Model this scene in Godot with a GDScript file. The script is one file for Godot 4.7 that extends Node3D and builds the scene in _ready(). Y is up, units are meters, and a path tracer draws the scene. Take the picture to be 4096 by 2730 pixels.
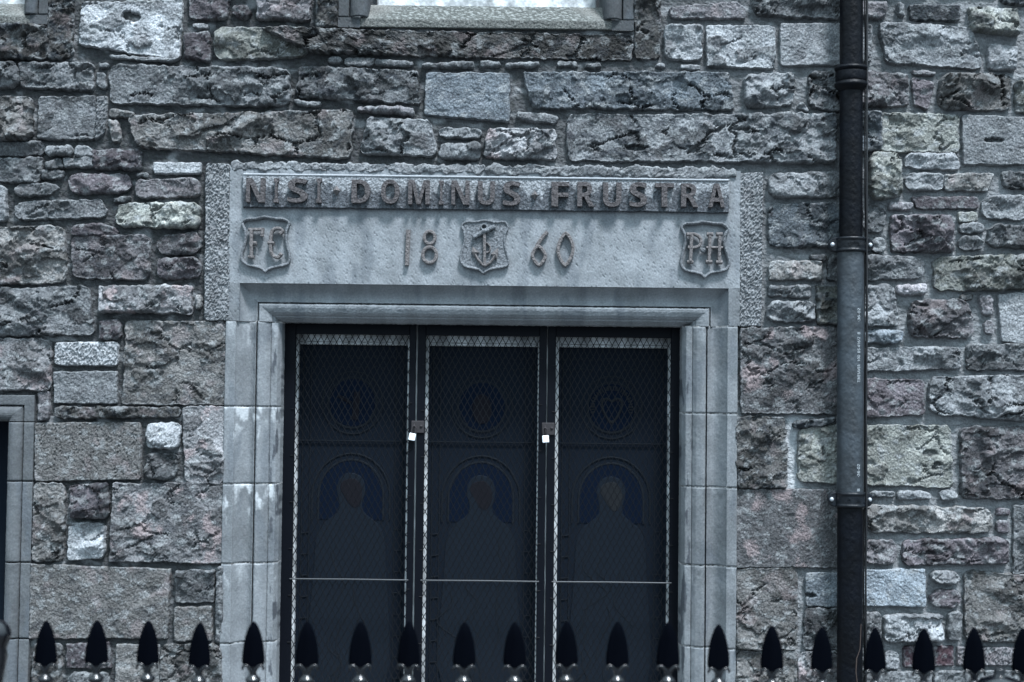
extends Node3D

# A stone church front: rubble wall, carved lintel over a three-light window behind locked
# wire grilles, cast iron drainpipe, and spearhead railings between it and the street.
# Metres; the wall face is the plane z = 0, the pavement is y = 0.

var rng := RandomNumberGenerator.new()
var n_lo: FastNoiseLite
var n_mid: FastNoiseLite
var n_hi: FastNoiseLite
var n_rdg: FastNoiseLite
var n_pat: FastNoiseLite
var n_pin: FastNoiseLite
var n_warp: FastNoiseLite
var n_str: FastNoiseLite
var n_flake: FastNoiseLite
var n_chip: FastNoiseLite
var n_crack: FastNoiseLite
var soft_grain: NoiseTexture2D
var mats := {}
var front: Node3D
var taken := {}
var grain: NoiseTexture2D
var blotch: NoiseTexture2D
var grain_nm: NoiseTexture2D


func noise(s: int, f: float, o: int, ridged := false) -> FastNoiseLite:
	var n := FastNoiseLite.new()
	n.seed = s
	n.frequency = f
	n.noise_type = FastNoiseLite.TYPE_SIMPLEX_SMOOTH
	n.fractal_type = FastNoiseLite.FRACTAL_RIDGED if ridged else FastNoiseLite.FRACTAL_FBM
	n.fractal_octaves = o
	if o == 1:
		n.fractal_type = FastNoiseLite.FRACTAL_NONE
	return n


func numbered(called: String) -> String:
	if not taken.has(called):
		taken[called] = 0
		return called
	taken[called] += 1
	return "%s_%03d" % [called, taken[called]]


func thing(called: String, label: String, category: String, group := "", at := Vector3.ZERO) -> Node3D:
	var o := Node3D.new()
	o.name = numbered(called)
	add_child(o)
	o.position = at
	o.set_meta("label", label)
	o.set_meta("category", category)
	if group:
		o.set_meta("group", group)
	return o


func part(called: String, mesh: Mesh, m: Material, parent: Node3D, label := "") -> MeshInstance3D:
	var o := MeshInstance3D.new()
	o.name = called
	o.mesh = mesh
	o.material_override = m
	o.cast_shadow = GeometryInstance3D.SHADOW_CASTING_SETTING_ON
	parent.add_child(o, true)
	if label:
		o.set_meta("label", label)
	return o


# ---------------------------------------------------------------- shape helpers

class Sheet:
	# grids of vertices with smooth normals and vertex colours, collected into one mesh
	var v := PackedVector3Array()
	var n := PackedVector3Array()
	var c := PackedColorArray()
	var ix := PackedInt32Array()

	func grid(nu: int, nv: int, p: PackedVector3Array, col: PackedColorArray, face := Vector3(0, 0, 1)) -> void:
		# p holds nv rows of nu points
		var b := v.size()
		v.append_array(p)
		c.append_array(col)
		var nn := PackedVector3Array()
		nn.resize(nu * nv)
		var flip := 1.0
		var mid := (nv / 2) * nu + nu / 2
		var du0 := p[mid] - p[mid - 1]
		var dv0 := p[mid] - p[mid - nu]
		if du0.cross(dv0).dot(face) < 0.0:
			flip = -1.0
		for j in nv:
			var ja := maxi(j - 1, 0) * nu
			var jb := mini(j + 1, nv - 1) * nu
			for i in nu:
				var du := p[j * nu + mini(i + 1, nu - 1)] - p[j * nu + maxi(i - 1, 0)]
				var dv := p[jb + i] - p[ja + i]
				nn[j * nu + i] = (du.cross(dv) * flip).normalized()
		n.append_array(nn)
		for j in nv - 1:
			for i in nu - 1:
				var a := b + j * nu + i
				if flip > 0.0:
					ix.append_array(PackedInt32Array([a, a + nu, a + 1, a + 1, a + nu, a + nu + 1]))
				else:
					ix.append_array(PackedInt32Array([a, a + 1, a + nu, a + 1, a + nu + 1, a + nu]))

	func mesh() -> ArrayMesh:
		var a := []
		a.resize(Mesh.ARRAY_MAX)
		a[Mesh.ARRAY_VERTEX] = v
		a[Mesh.ARRAY_NORMAL] = n
		a[Mesh.ARRAY_COLOR] = c
		a[Mesh.ARRAY_INDEX] = ix
		var m := ArrayMesh.new()
		m.add_surface_from_arrays(Mesh.PRIMITIVE_TRIANGLES, a)
		return m


func flat() -> SurfaceTool:
	var st := SurfaceTool.new()
	st.begin(Mesh.PRIMITIVE_TRIANGLES)
	st.set_smooth_group(-1)
	st.set_color(Color.WHITE)
	return st


func done(st: SurfaceTool) -> ArrayMesh:
	st.generate_normals()
	return st.commit()


func tri(st: SurfaceTool, a: Vector3, b: Vector3, c: Vector3, out: Vector3) -> void:
	# front faces run clockwise seen from the side that «out» points to
	if (b - a).cross(c - a).dot(out) > 0.0:
		st.add_vertex(a); st.add_vertex(c); st.add_vertex(b)
	else:
		st.add_vertex(a); st.add_vertex(b); st.add_vertex(c)


func quad(st: SurfaceTool, a: Vector3, b: Vector3, c: Vector3, d: Vector3, out: Vector3) -> void:
	tri(st, a, b, c, out)
	tri(st, a, c, d, out)


func block(st: SurfaceTool, lo: Vector3, hi: Vector3, r := 0.002) -> void:
	# a box with chamfered edges
	var m := (lo + hi) * 0.5
	var h := (hi - lo) * 0.5
	r = minf(r, minf(h.x, minf(h.y, h.z)) * 0.9)
	var ax := [Vector3(1, 0, 0), Vector3(0, 1, 0), Vector3(0, 0, 1)]
	for a in 3:
		var b: int = (a + 1) % 3
		var c: int = (a + 2) % 3
		for s in [-1.0, 1.0]:
			var o: Vector3 = ax[a] * h[a] * s
			var e: Vector3 = ax[b] * (h[b] - r)
			var f: Vector3 = ax[c] * (h[c] - r)
			quad(st, m + o + e + f, m + o - e + f, m + o - e - f, m + o + e - f, ax[a] * s)
			for s2 in [-1.0, 1.0]:
				# the chamfer between face a,s and face b,s2
				var o1: Vector3 = ax[a] * h[a] * s + ax[b] * (h[b] - r) * s2
				var o2: Vector3 = ax[a] * (h[a] - r) * s + ax[b] * h[b] * s2
				quad(st, m + o1 + f, m + o1 - f, m + o2 - f, m + o2 + f, ax[a] * s + ax[b] * s2)
	for x in [-1.0, 1.0]:
		for y in [-1.0, 1.0]:
			for z in [-1.0, 1.0]:
				var k := Vector3(x, y, z)
				tri(st, m + Vector3(h.x * x, (h.y - r) * y, (h.z - r) * z), m + Vector3((h.x - r) * x, h.y * y, (h.z - r) * z), m + Vector3((h.x - r) * x, (h.y - r) * y, h.z * z), k)


func box(lo: Vector3, hi: Vector3, r := 0.002) -> ArrayMesh:
	var st := flat()
	block(st, lo, hi, r)
	return done(st)


func lathe(prof: Array, segs := 24, at := Vector3.ZERO, squash := 1.0) -> ArrayMesh:
	# prof: Vector2(radius, height), bottom to top, turned about the y axis
	var s := Sheet.new()
	var p := PackedVector3Array()
	var c := PackedColorArray()
	for q: Vector2 in prof:
		for i in segs + 1:
			var a := TAU * i / segs
			p.append(at + Vector3(cos(a) * q.x, q.y, sin(a) * q.x * squash))
			c.append(Color.WHITE)
	s.grid(segs + 1, prof.size(), p, c, radial(p, segs + 1, prof.size(), at))
	return s.mesh()


func radial(p: PackedVector3Array, nu: int, nv: int, at: Vector3) -> Vector3:
	var q := p[(nv / 2) * nu + nu / 2] - at
	return Vector3(q.x, 0, q.z)


func tube(s: Sheet, pts: PackedVector3Array, r: float, segs := 6, col := Color.WHITE, taper := 1.0) -> void:
	var p := PackedVector3Array()
	var c := PackedColorArray()
	var nrm := Vector3.ZERO
	for k in pts.size():
		var d := (pts[mini(k + 1, pts.size() - 1)] - pts[maxi(k - 1, 0)]).normalized()
		if k == 0:
			nrm = d.cross(Vector3(0.31, 0.2, 0.93)).normalized()
		nrm = (nrm - d * nrm.dot(d)).normalized()
		var b := d.cross(nrm)
		var rr := r * lerpf(1.0, taper, float(k) / (pts.size() - 1))
		for i in segs + 1:
			var a := TAU * i / segs
			p.append(pts[k] + (nrm * cos(a) + b * sin(a)) * rr)
			c.append(col)
	var mid := (pts.size() / 2) * (segs + 1) + (segs + 1) / 2
	s.grid(segs + 1, pts.size(), p, c, p[mid] - pts[pts.size() / 2])


func curve(pts: Array, closed := false, step := 6) -> PackedVector2Array:
	# a smooth line through the given points
	var o := PackedVector2Array()
	var n := pts.size()
	for i in (n if closed else n - 1):
		var a: Vector2 = pts[(i - 1 + n) % n] if closed else pts[maxi(i - 1, 0)]
		var b: Vector2 = pts[i]
		var c: Vector2 = pts[(i + 1) % n]
		var d: Vector2 = pts[(i + 2) % n] if closed else pts[mini(i + 2, n - 1)]
		for k in step:
			o.append(b.cubic_interpolate(c, a, d, float(k) / step))
	if not closed:
		o.append(pts[n - 1])
	return o


func ribbon(st: SurfaceTool, pts: PackedVector2Array, w: float, z0: float, z1: float, bev := 0.003, closed := false) -> void:
	# a raised carved stroke along a line: bevelled bar from z0 to z1
	var n := pts.size()
	var a := []
	for i in n:
		var q0: Vector2 = pts[(i - 1 + n) % n] if closed else pts[maxi(i - 1, 0)]
		var q1: Vector2 = pts[(i + 1) % n] if closed else pts[mini(i + 1, n - 1)]
		var d0 := (pts[i] - q0).normalized()
		var d1 := (q1 - pts[i]).normalized()
		if d0 == Vector2.ZERO: d0 = d1
		if d1 == Vector2.ZERO: d1 = d0
		var t := (d0 + d1).normalized()
		var m := Vector2(-t.y, t.x)
		var k := w * 0.5 / maxf(0.45, m.dot(Vector2(-d0.y, d0.x)))
		var kb := k * (1.0 - 2.0 * bev / w)
		a.append([v3(pts[i] - m * k, z0), v3(pts[i] - m * k, z1 - bev * 0.7), v3(pts[i] - m * kb, z1), v3(pts[i] + m * kb, z1), v3(pts[i] + m * k, z1 - bev * 0.7), v3(pts[i] + m * k, z0), m])
	for i in (n if closed else n - 1):
		var p: Array = a[i]
		var q: Array = a[(i + 1) % n]
		var m3 := v3(p[6], 0)
		quad(st, p[0], p[1], q[1], q[0], -m3)
		quad(st, p[1], p[2], q[2], q[1], -m3 + Vector3(0, 0, 1))
		quad(st, p[2], p[3], q[3], q[2], Vector3(0, 0, 1))
		quad(st, p[3], p[4], q[4], q[3], m3 + Vector3(0, 0, 1))
		quad(st, p[4], p[5], q[5], q[4], m3)
	if not closed:
		for e in [0, n - 1]:
			var p: Array = a[e]
			var o := v3(pts[e] - pts[1 if e == 0 else n - 2], 0)
			quad(st, p[0], p[1], p[4], p[5], o)
			quad(st, p[1], p[2], p[3], p[4], o)


func v3(p: Vector2, z: float) -> Vector3:
	return Vector3(p.x, p.y, z)


func plaque(poly: PackedVector2Array, z0: float, steps: Array) -> ArrayMesh:
	# a raised shape: steps are Vector2(inset, height above z0) from the outline inwards, the last ring is filled
	var st := flat()
	var n := poly.size()
	var ccw := not Geometry2D.is_polygon_clockwise(poly)
	var nm := PackedVector2Array()
	for i in n:
		var t := (poly[(i + 1) % n] - poly[(i - 1 + n) % n]).normalized()
		nm.append(Vector2(-t.y, t.x) if ccw else Vector2(t.y, -t.x))
	if Geometry2D.is_point_in_polygon(poly[0] - nm[0] * 0.003, poly) and not Geometry2D.is_point_in_polygon(poly[0] + nm[0] * 0.003, poly):
		for i in n:
			nm[i] = -nm[i]
	var last := PackedVector2Array()
	var rings := [poly]
	for s: Vector2 in steps:
		var r := PackedVector2Array()
		for i in n:
			r.append(poly[i] + nm[i] * s.x)
		rings.append(r)
	var zs := [z0]
	for s: Vector2 in steps:
		zs.append(z0 + s.y)
	for k in steps.size():
		var r0: PackedVector2Array = rings[k]
		var r1: PackedVector2Array = rings[k + 1]
		for i in n:
			var j := (i + 1) % n
			quad(st, v3(r0[i], zs[k]), v3(r0[j], zs[k]), v3(r1[j], zs[k + 1]), v3(r1[i], zs[k + 1]), v3(-nm[i], 0.6))
	last = rings[steps.size()]
	var t := Geometry2D.triangulate_polygon(last)
	for i in range(0, t.size(), 3):
		tri(st, v3(last[t[i]], zs[-1]), v3(last[t[i + 1]], zs[-1]), v3(last[t[i + 2]], zs[-1]), Vector3(0, 0, 1))
	return done(st)


func glyph(text: String, lo: Vector2, hi: Vector2, z: float, depth: float, bold := true) -> Array:
	# one letter or word fitted into a rectangle: [mesh, transform]
	var f := SystemFont.new()
	f.font_names = PackedStringArray(["Droid Sans"])
	f.font_weight = 700 if bold else 400
	var t := TextMesh.new()
	t.text = text
	t.font = f
	t.font_size = 64
	t.pixel_size = 0.01
	t.depth = 1.0
	t.curve_step = 2.0
	var b := t.get_aabb()
	var s := Vector3((hi.x - lo.x) / b.size.x, (hi.y - lo.y) / b.size.y, depth)
	var c := b.get_center()
	return [t, Transform3D(Basis.from_scale(s), Vector3((lo.x + hi.x) / 2 - c.x * s.x, (lo.y + hi.y) / 2 - c.y * s.y, z + depth / 2 - c.z * s.z))]


# ---------------------------------------------------------------- stone

const TINT := {"g": Color(0.95, 1.0, 1.05), "p": Color(1.01, 0.98, 1.04), "r": Color(1.02, 0.93, 1.02), "R": Color(1.22, 0.78, 0.92), "w": Color(1.01, 1.0, 0.985), "y": Color(0.98, 1.02, 0.95), "b": Color(0.87, 1.0, 1.12), "l": Color(0.98, 0.99, 1.03)}


func stone_colour(u: float, v: float, tone: float, hue: String, off: Vector2, wear: float, flake := 0.0) -> Color:
	var x := u + off.x
	var y := v + off.y
	var base := 0.03 + 0.0066 * tone * tone
	var a := n_pat.get_noise_2d(x, y)
	var b := n_mid.get_noise_2d(x * 1.7 + 9.0, y * 1.7)
	var f := n_hi.get_noise_2d(x + 4.0, y)
	var k := base * maxf(0.22, 1.0 + 0.4 * a + 0.18 * b + 0.34 * f)
	# the old crust is darker than the faces left by broken flakes
	k *= 1.0 - 0.42 * smoothstep(0.15, 0.4, flake + 0.3 * b) + 0.35 * smoothstep(-0.45, -0.7, flake + 0.2 * f)
	var t: Color = TINT[hue]
	var c := Color(k * t.r, k * t.g, k * t.b)
	# soot and old tar-like crust in blotches of its own
	var soot := smoothstep(0.12, 0.3, n_pat.get_noise_2d(x * 1.3 + 31.0, y * 1.9) + 0.22 * b) * wear
	c = c.lerp(Color(0.034, 0.042, 0.052), soot * 0.72)
	# pale lichen, lime wash and fresh breaks
	var pale := smoothstep(0.18, 0.4, n_pat.get_noise_2d(x * 1.5 + 57.0, y * 2.1 + 3.0) + 0.3 * f)
	c = c.lerp(Color(0.36, 0.38, 0.39) * (0.5 + 0.085 * tone), pale * 0.6)
	var pk := smoothstep(0.27, 0.45, n_pin.get_noise_2d(x, y) + 0.2 * f) * (0.75 if hue == "l" else (0.3 if hue == "p" or hue == "w" else 0.05))
	c = c.lerp(Color(0.4, 0.33, 0.335) * (0.4 + 0.09 * tone), pk)
	return c


const PITS := [[-1.5675, 3.2348, 0.024, 0.02, 0.03], [-1.5391, 3.225, 0.025, 0.018, 0.03], [1.2483, 1.509, 0.008, 0.022, 0.012], [1.7057, 1.4635, 0.016, 0.01, 0.012], [1.6927, 1.4475, 0.012, 0.009, 0.012], [1.6758, 1.5049, 0.036, 0.014, 0.01], [1.1975, 0.9349, 0.026, 0.009, 0.02], [0.4902, 2.7191, 0.05, 0.012, 0.02], [1.9314, 2.7658, 0.045, 0.009, 0.018]]


func stone(x0: int, y0: int, x1: int, y1: int, x2: int, y2: int, x3: int, y3: int, style: String, tone: float, hue: String, z0 := 0.0, parent: Node3D = null, called := "stone", cell := 0.0041, into: Sheet = null) -> void:
	# one stone of the wall: its four corners in millimetres (top left, top right, bottom right, bottom left)
	var a := Vector2(x0, y0) * 0.001
	var b := Vector2(x1, y1) * 0.001
	var c := Vector2(x2, y2) * 0.001
	var d := Vector2(x3, y3) * 0.001
	var w := ((b - a).length() + (c - d).length()) * 0.5
	var h := ((a - d).length() + (b - c).length()) * 0.5
	var nu := maxi(6, int(ceil(w / cell))) + 1
	var nv := maxi(6, int(ceil(h / cell))) + 1
	var big := clampf(minf(w, h) / 0.16, 0.35, 1.0)
	var proud := 0.021
	var er := 0.011
	var fac := 0.05
	var terr := 0.019
	var fine := 0.0026
	var wob := 0.007
	var wear := 0.9
	match style:
		"M": proud = 0.015; er = 0.008; fac = 0.026; terr = 0.012; fine = 0.0022; wob = 0.006; wear = 0.6
		"F": proud = 0.011; er = 0.006; fac = 0.005; terr = 0.0026; fine = 0.0014; wob = 0.004; wear = 0.5
		"T", "t": proud = 0.012; er = 0.006; fac = 0.003; terr = 0.001; fine = 0.0009; wob = 0.003; wear = 0.25
		"D": proud = 0.012; er = 0.005; fac = 0.0015; terr = 0.001; fine = 0.001; wob = 0.002; wear = 0.3
		"L": proud = 0.02; er = 0.012; fac = 0.012; terr = 0.008; fine = 0.004; wob = 0.012; wear = 0.6
	proud = proud * (0.55 + 0.45 * big) * rng.randf_range(0.8, 1.25) if style != "D" else 0.012
	er = minf(er, minf(w, h) * 0.3)
	fac *= big
	terr *= 0.5 + 0.5 * big
	wear *= rng.randf_range(0.1, 1.0)
	var cen := (a + b + c + d) * 0.25
	if style != "D":
		var grow := 0.0065
		a += Vector2(-grow, grow); b += Vector2(grow, grow); c += Vector2(grow, -grow); d += Vector2(-grow, -grow)
	var crust := clampf(fac / 0.03, 0.0, 1.0)
	var off := Vector2(rng.randf_range(-40, 40), rng.randf_range(-40, 40))
	# breaks: planes that cut the rock face, a convex set and a set that leaves hollows
	var kk := 4 + int(minf(14.0, w * h / 0.006))
	var pc := PackedVector2Array()
	var pd := PackedVector2Array()
	var ph := PackedFloat32Array()
	for k in kk:
		pc.append(a.lerp(b, rng.randf()).lerp(d.lerp(c, rng.randf()), rng.randf()))
		var ang := rng.randf_range(0, TAU)
		pd.append(Vector2(cos(ang), sin(ang) * 1.25) * rng.randf_range(0.12, 0.6))
		ph.append(rng.randf_range(0.15, 0.95) * fac)
	var n2 := kk / 2
	var tilt := Vector2(rng.randf_range(-0.05, 0.05), rng.randf_range(-0.09, 0.05)) * (fac / 0.03)
	var mid := cen
	var rc := rng.randf_range(0.005, 0.018) * (0.5 if style == "F" or style == "T" or style == "t" else 1.0)
	if style == "D":
		rc = 0.002
	rc = minf(rc, minf(w, h) * 0.3)
	var px := rc / (w * 0.5)
	var py := rc / (h * 0.5)
	var ex := maxf(3.0, 1.6 / py)
	var ey := maxf(3.0, 1.6 / px)
	var p := PackedVector3Array()
	var col := PackedColorArray()
	p.resize(nu * nv)
	col.resize(nu * nv)
	var at := 0
	for j in nv:
		var t := 1.0 - 2.0 * j / (nv - 1)
		for i in nu:
			var s := 2.0 * i / (nu - 1) - 1.0
			var s2 := s * (1.0 - px * pow(absf(t), ex))
			var t2 := t * (1.0 - py * pow(absf(s), ey))
			var top := a.lerp(b, s2 * 0.5 + 0.5)
			var bot := d.lerp(c, s2 * 0.5 + 0.5)
			var q := bot.lerp(top, t2 * 0.5 + 0.5)
			var wx := n_warp.get_noise_2d(q.x, q.y) + 0.7 * n_lo.get_noise_2d(q.x * 0.8, q.y * 0.8)
			var wy := n_warp.get_noise_2d(q.x + 20.0, q.y + 7.0) + 0.7 * n_lo.get_noise_2d(q.x * 0.8 + 9.0, q.y * 0.8)
			var dist := minf((1.0 - absf(s)) * w, (1.0 - absf(t)) * h) * 0.5
			q.x += wx * wob
			q.y += wy * wob
			var z := z0
			var flake := 0.0
			if i == 0 or j == 0 or i == nu - 1 or j == nv - 1:
				z -= 0.032
			else:
				var x := q.x + off.x
				var y := q.y + off.y
				var e := clampf(dist / er, 0.0, 1.0)
				z += proud * sqrt(maxf(0.0, 1.0 - (1.0 - e) * (1.0 - e)))
				var zc := 1.0
				var zd := 1.0
				for k in kk:
					var g := ph[k] + pd[k].dot(q - pc[k])
					if k < n2:
						zc = minf(zc, g)
					else:
						zd = minf(zd, g)
				var zf := clampf(maxf(zc, zd), -fac * 0.5, fac)
				flake = n_flake.get_noise_2d(x * 0.7, y)
				var tz := 0.6 * flake + 0.3 * n_chip.get_noise_2d(x * 0.75, y) + 0.55 * n_lo.get_noise_2d(x, y * 1.2)
				var body := smoothstep(0.0, 1.0, dist / maxf(er, 0.012))
				var rel := zf * 0.9 + fac * 0.12 + tz * terr + tilt.dot(q - mid)
				var low := -proud * 0.45
				if rel < low:
					rel = low + (rel - low) * 0.2
				z += rel * (0.35 + 0.65 * body)
				var rough := 0.35 + 1.1 * smoothstep(-0.35, 0.35, n_pin.get_noise_2d(x * 1.6 + 11.0, y * 1.6))
				var ck := n_crack.get_noise_2d(x * 0.75, y * 1.2) + 1.0
				z -= 0.5 * fac * smoothstep(0.075, 0.02, ck) * smoothstep(0.0, 0.25, n_lo.get_noise_2d(x * 0.4 + 5.0, y * 0.4)) * body
				z += fine * rough * (0.8 * n_rdg.get_noise_2d(x, y * 1.3) + 0.8 * n_mid.get_noise_2d(x, y) + 0.6 * n_hi.get_noise_2d(x, y))
				if style == "T":
					# herringbone of short tool cuts
					var lane := floorf(x / 0.027)
					var yy := y * 48.0 + (1.0 if int(lane) % 2 == 0 else -1.0) * fposmod(x, 0.027) * 34.0 + n_mid.get_noise_2d(x * 0.6, y * 0.6) * 1.6
					z += 0.015 * (absf(fposmod(yy, 1.0) - 0.3) - 0.3)
				elif style == "t":
					# scattered chisel cuts, slanting one way and dying out
					var yy := y * 30.0 + x * 9.0 + n_mid.get_noise_2d(x * 0.5, y * 0.5) * 1.5
					var cut := fposmod(yy, 1.0)
					var on := smoothstep(0.05, 0.25, n_mid.get_noise_2d(x * 0.55 + 3.0, floorf(yy) * 3.7))
					z -= 0.009 * on * smoothstep(0.45, 0.0, cut) * smoothstep(1.0, 0.85, 1.0 - cut)
			p[at] = Vector3(q.x, q.y, z)
			col[at] = stone_colour(q.x, q.y, tone, hue, off, wear, flake * crust)
			# lime from the pointing smeared over the arrises
			if style != "D":
				var sm := smoothstep(0.016, 0.002, dist) * smoothstep(-0.15, 0.35, n_mid.get_noise_2d(q.x * 0.6 + 2.0, q.y * 0.6))
				col[at] = col[at].lerp(Color(0.3, 0.315, 0.33), sm * 0.55)
			for pit: Array in PITS:
				var pd2 := Vector2((q.x - pit[0]) / pit[2], (q.y - pit[1]) / pit[3]).length() + 0.3 * n_mid.get_noise_2d(q.x, q.y)
				if pd2 < 1.0:
					p[at].z -= pit[4] * smoothstep(1.0, 0.8, pd2)
					col[at] = col[at].lerp(Color(0.05, 0.055, 0.06), 0.7 * smoothstep(1.0, 0.85, pd2))
			if style == "D":
				# the motto band: lime-washed above, dark drips below
				var dr := smoothstep(-0.1, 0.12, 0.15 - t + 0.9 * n_lo.get_noise_2d(q.x * 1.3, q.y * 0.35) + 0.3 * n_mid.get_noise_2d(q.x, q.y))
				col[at] = Color(0.32, 0.34, 0.36).lerp(Color(0.12, 0.132, 0.147), dr) * (1.0 + 0.5 * n_mid.get_noise_2d(q.x + 3.0, q.y) + 0.4 * n_hi.get_noise_2d(q.x, q.y))
			at += 1
	if into:
		into.grid(nu, nv, p, col)
		return
	var sh := Sheet.new()
	sh.grid(nu, nv, p, col)
	part(called, sh.mesh(), mats.stone, parent if parent else front)


func ashlar_colour(u: float, v: float, k: float, off := 0.0) -> Color:
	# pale dressed sandstone, rain-washed in vertical streaks
	var f := n_hi.get_noise_2d(u + off, v)
	var m := n_pat.get_noise_2d(u + off + 12.0, v * 0.7)
	var s := n_str.get_noise_2d(u * 9.0 + off, v * 1.3)
	var g := 0.66 * k * maxf(0.25, 1.0 + 0.09 * f + 0.26 * m + 0.16 * s)
	var c := Color(g * 0.93, g * 1.0, g * 1.06)
	c = c.lerp(Color(0.085, 0.1, 0.118), smoothstep(0.16, 0.5, n_str.get_noise_2d(u * 7.0 + 40.0 + off, v * 2.0) + 0.25 * m) * 0.4)
	return c


func moulded(prof: Array, step := 0.004) -> PackedVector3Array:
	# a profile resampled finely: Vector3(across left/right, across top, depth)
	var o := PackedVector3Array()
	for i in prof.size() - 1:
		var a: Vector3 = prof[i]
		var b: Vector3 = prof[i + 1]
		var k := maxi(1, int(ceil((b - a).length() / step)))
		for j in k:
			o.append(a.lerp(b, float(j) / k))
	o.append(prof[-1])
	return o


func upright(u0: float, side: float, prof: PackedVector3Array, v0: float, v1: float, k: float, off: float, hatch := 0.0, wash := 0.0) -> ArrayMesh:
	# one course of a moulded jamb from v0 up to v1; the profile runs from u0 towards «side»
	var rows := int(ceil((v1 - v0) / 0.007)) + 1
	var p := PackedVector3Array()
	var c := PackedColorArray()
	var n := prof.size()
	for j in rows + 2:
		var t := clampf(float(j - 1) / (rows - 1), 0.0, 1.0)
		var v := lerpf(v0, v1, t)
		var dz := 0.0
		if j <= 0 or j >= rows + 1:
			dz = -0.007
		elif j == 1:
			v += 0.002
		elif j == rows:
			v -= 0.002
		for i in n:
			var q := prof[i]
			var u := u0 + side * q.x
			var z := q.z + dz + 0.0011 * n_mid.get_noise_2d(u * 1.2 + off, v * 1.2) + 0.0013 * n_lo.get_noise_2d(u + off, v)
			if hatch > 0.0 and q.x < hatch and q.x > 0.003:
				z += 0.0016 * absf(fposmod(v * 85.0 + n_mid.get_noise_2d(u * 0.3, v) * 0.7, 1.0) - 0.5)
			p.append(Vector3(u + 0.0012 * n_mid.get_noise_2d(u + 5.0, v + off), v, z))
			var col := ashlar_colour(u, v, k, off)
			if wash > 0.0:
				var drop := (1.0 - t) * (v1 - v0)
				var run := smoothstep(0.1, -0.02, drop - 0.13 * n_str.get_noise_2d(u * 26.0 + off, 2.0) - 0.03 * n_mid.get_noise_2d(u, v)) * smoothstep(-0.1, 0.2, n_lo.get_noise_2d(u * 1.5 + off * 3.0, v))
				col = col.lerp(Color(0.5, 0.53, 0.55), run * wash)
				var tar := smoothstep(0.3, 0.42, n_str.get_noise_2d(u * 30.0 + off, v * 4.0) + 0.12 * n_mid.get_noise_2d(u, v))
				col = col.lerp(Color(0.035, 0.04, 0.05), tar * 0.75 * smoothstep(0.15, 0.19, q.x))
			c.append(col)
	var s := Sheet.new()
	s.grid(n, rows + 2, p, c)
	return s.mesh()


func hood(uL: float, uR: float, vT: float, vB: float, prof: PackedVector3Array, k: float, hatch := 0.0) -> ArrayMesh:
	# the same moulding turned over an opening: left leg, head and right leg, mitred at the corners
	var s := Sheet.new()
	var n := prof.size()
	for leg in 3:
		var p := PackedVector3Array()
		var c := PackedColorArray()
		var span := (uR - uL) if leg == 1 else (vT - vB)
		var m := int(ceil(span / 0.007)) + 1
		for j in m:
			var t := float(j) / (m - 1)
			for i in n:
				var q := prof[i]
				var u := 0.0
				var v := 0.0
				if leg == 1:
					u = lerpf(uL + q.x, uR - q.x, t)
					v = vT - q.y
				else:
					u = uL + q.x if leg == 0 else uR - q.x
					v = lerpf(vB, vT - q.y, t if leg == 0 else 1.0 - t)
				var z := q.z + 0.0011 * n_mid.get_noise_2d(u * 1.2, v * 1.2) + 0.0013 * n_lo.get_noise_2d(u, v)
				var along := u if leg == 1 else v
				if hatch > 0.0 and q.x < hatch and q.x > 0.003:
					z += 0.0016 * absf(fposmod(along * 85.0, 1.0) - 0.5)
				# the worn lower edge
				var dv := 0.0025 * n_mid.get_noise_2d(u * 1.5 + 3.0, q.y * 3.0) * smoothstep(0.02, 0.05, q.x)
				p.append(Vector3(u, v + (dv if leg == 1 else 0.0), z))
				c.append(ashlar_colour(u, v, k, 1.5))
		s.grid(n, m, p, c)
	return s.mesh()


func slab(u0: float, u1: float, v0: float, v1: float, z: float, k: float, off: float, cell := 0.0045) -> ArrayMesh:
	# a dressed face
	var nu := int(ceil((u1 - u0) / cell)) + 1
	var nv := int(ceil((v1 - v0) / cell)) + 1
	var p := PackedVector3Array()
	var c := PackedColorArray()
	for j in nv:
		for i in nu:
			var u := lerpf(u0, u1, float(i) / (nu - 1))
			var v := lerpf(v0, v1, float(j) / (nv - 1))
			var zz := z + 0.0005 * n_mid.get_noise_2d(u * 1.3 + off, v * 1.3) + 0.0018 * n_lo.get_noise_2d(u + off, v)
			var pit := n_hi.get_noise_2d(u * 1.6 + 70.0, v * 1.6)
			zz -= 0.003 * smoothstep(0.5, 0.62, pit)
			p.append(Vector3(u, v, zz))
			c.append(ashlar_colour(u, v, k, off))
	var s := Sheet.new()
	s.grid(nu, nv, p, c)
	return s.mesh()


# ---------------------------------------------------------------- the scene

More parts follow.
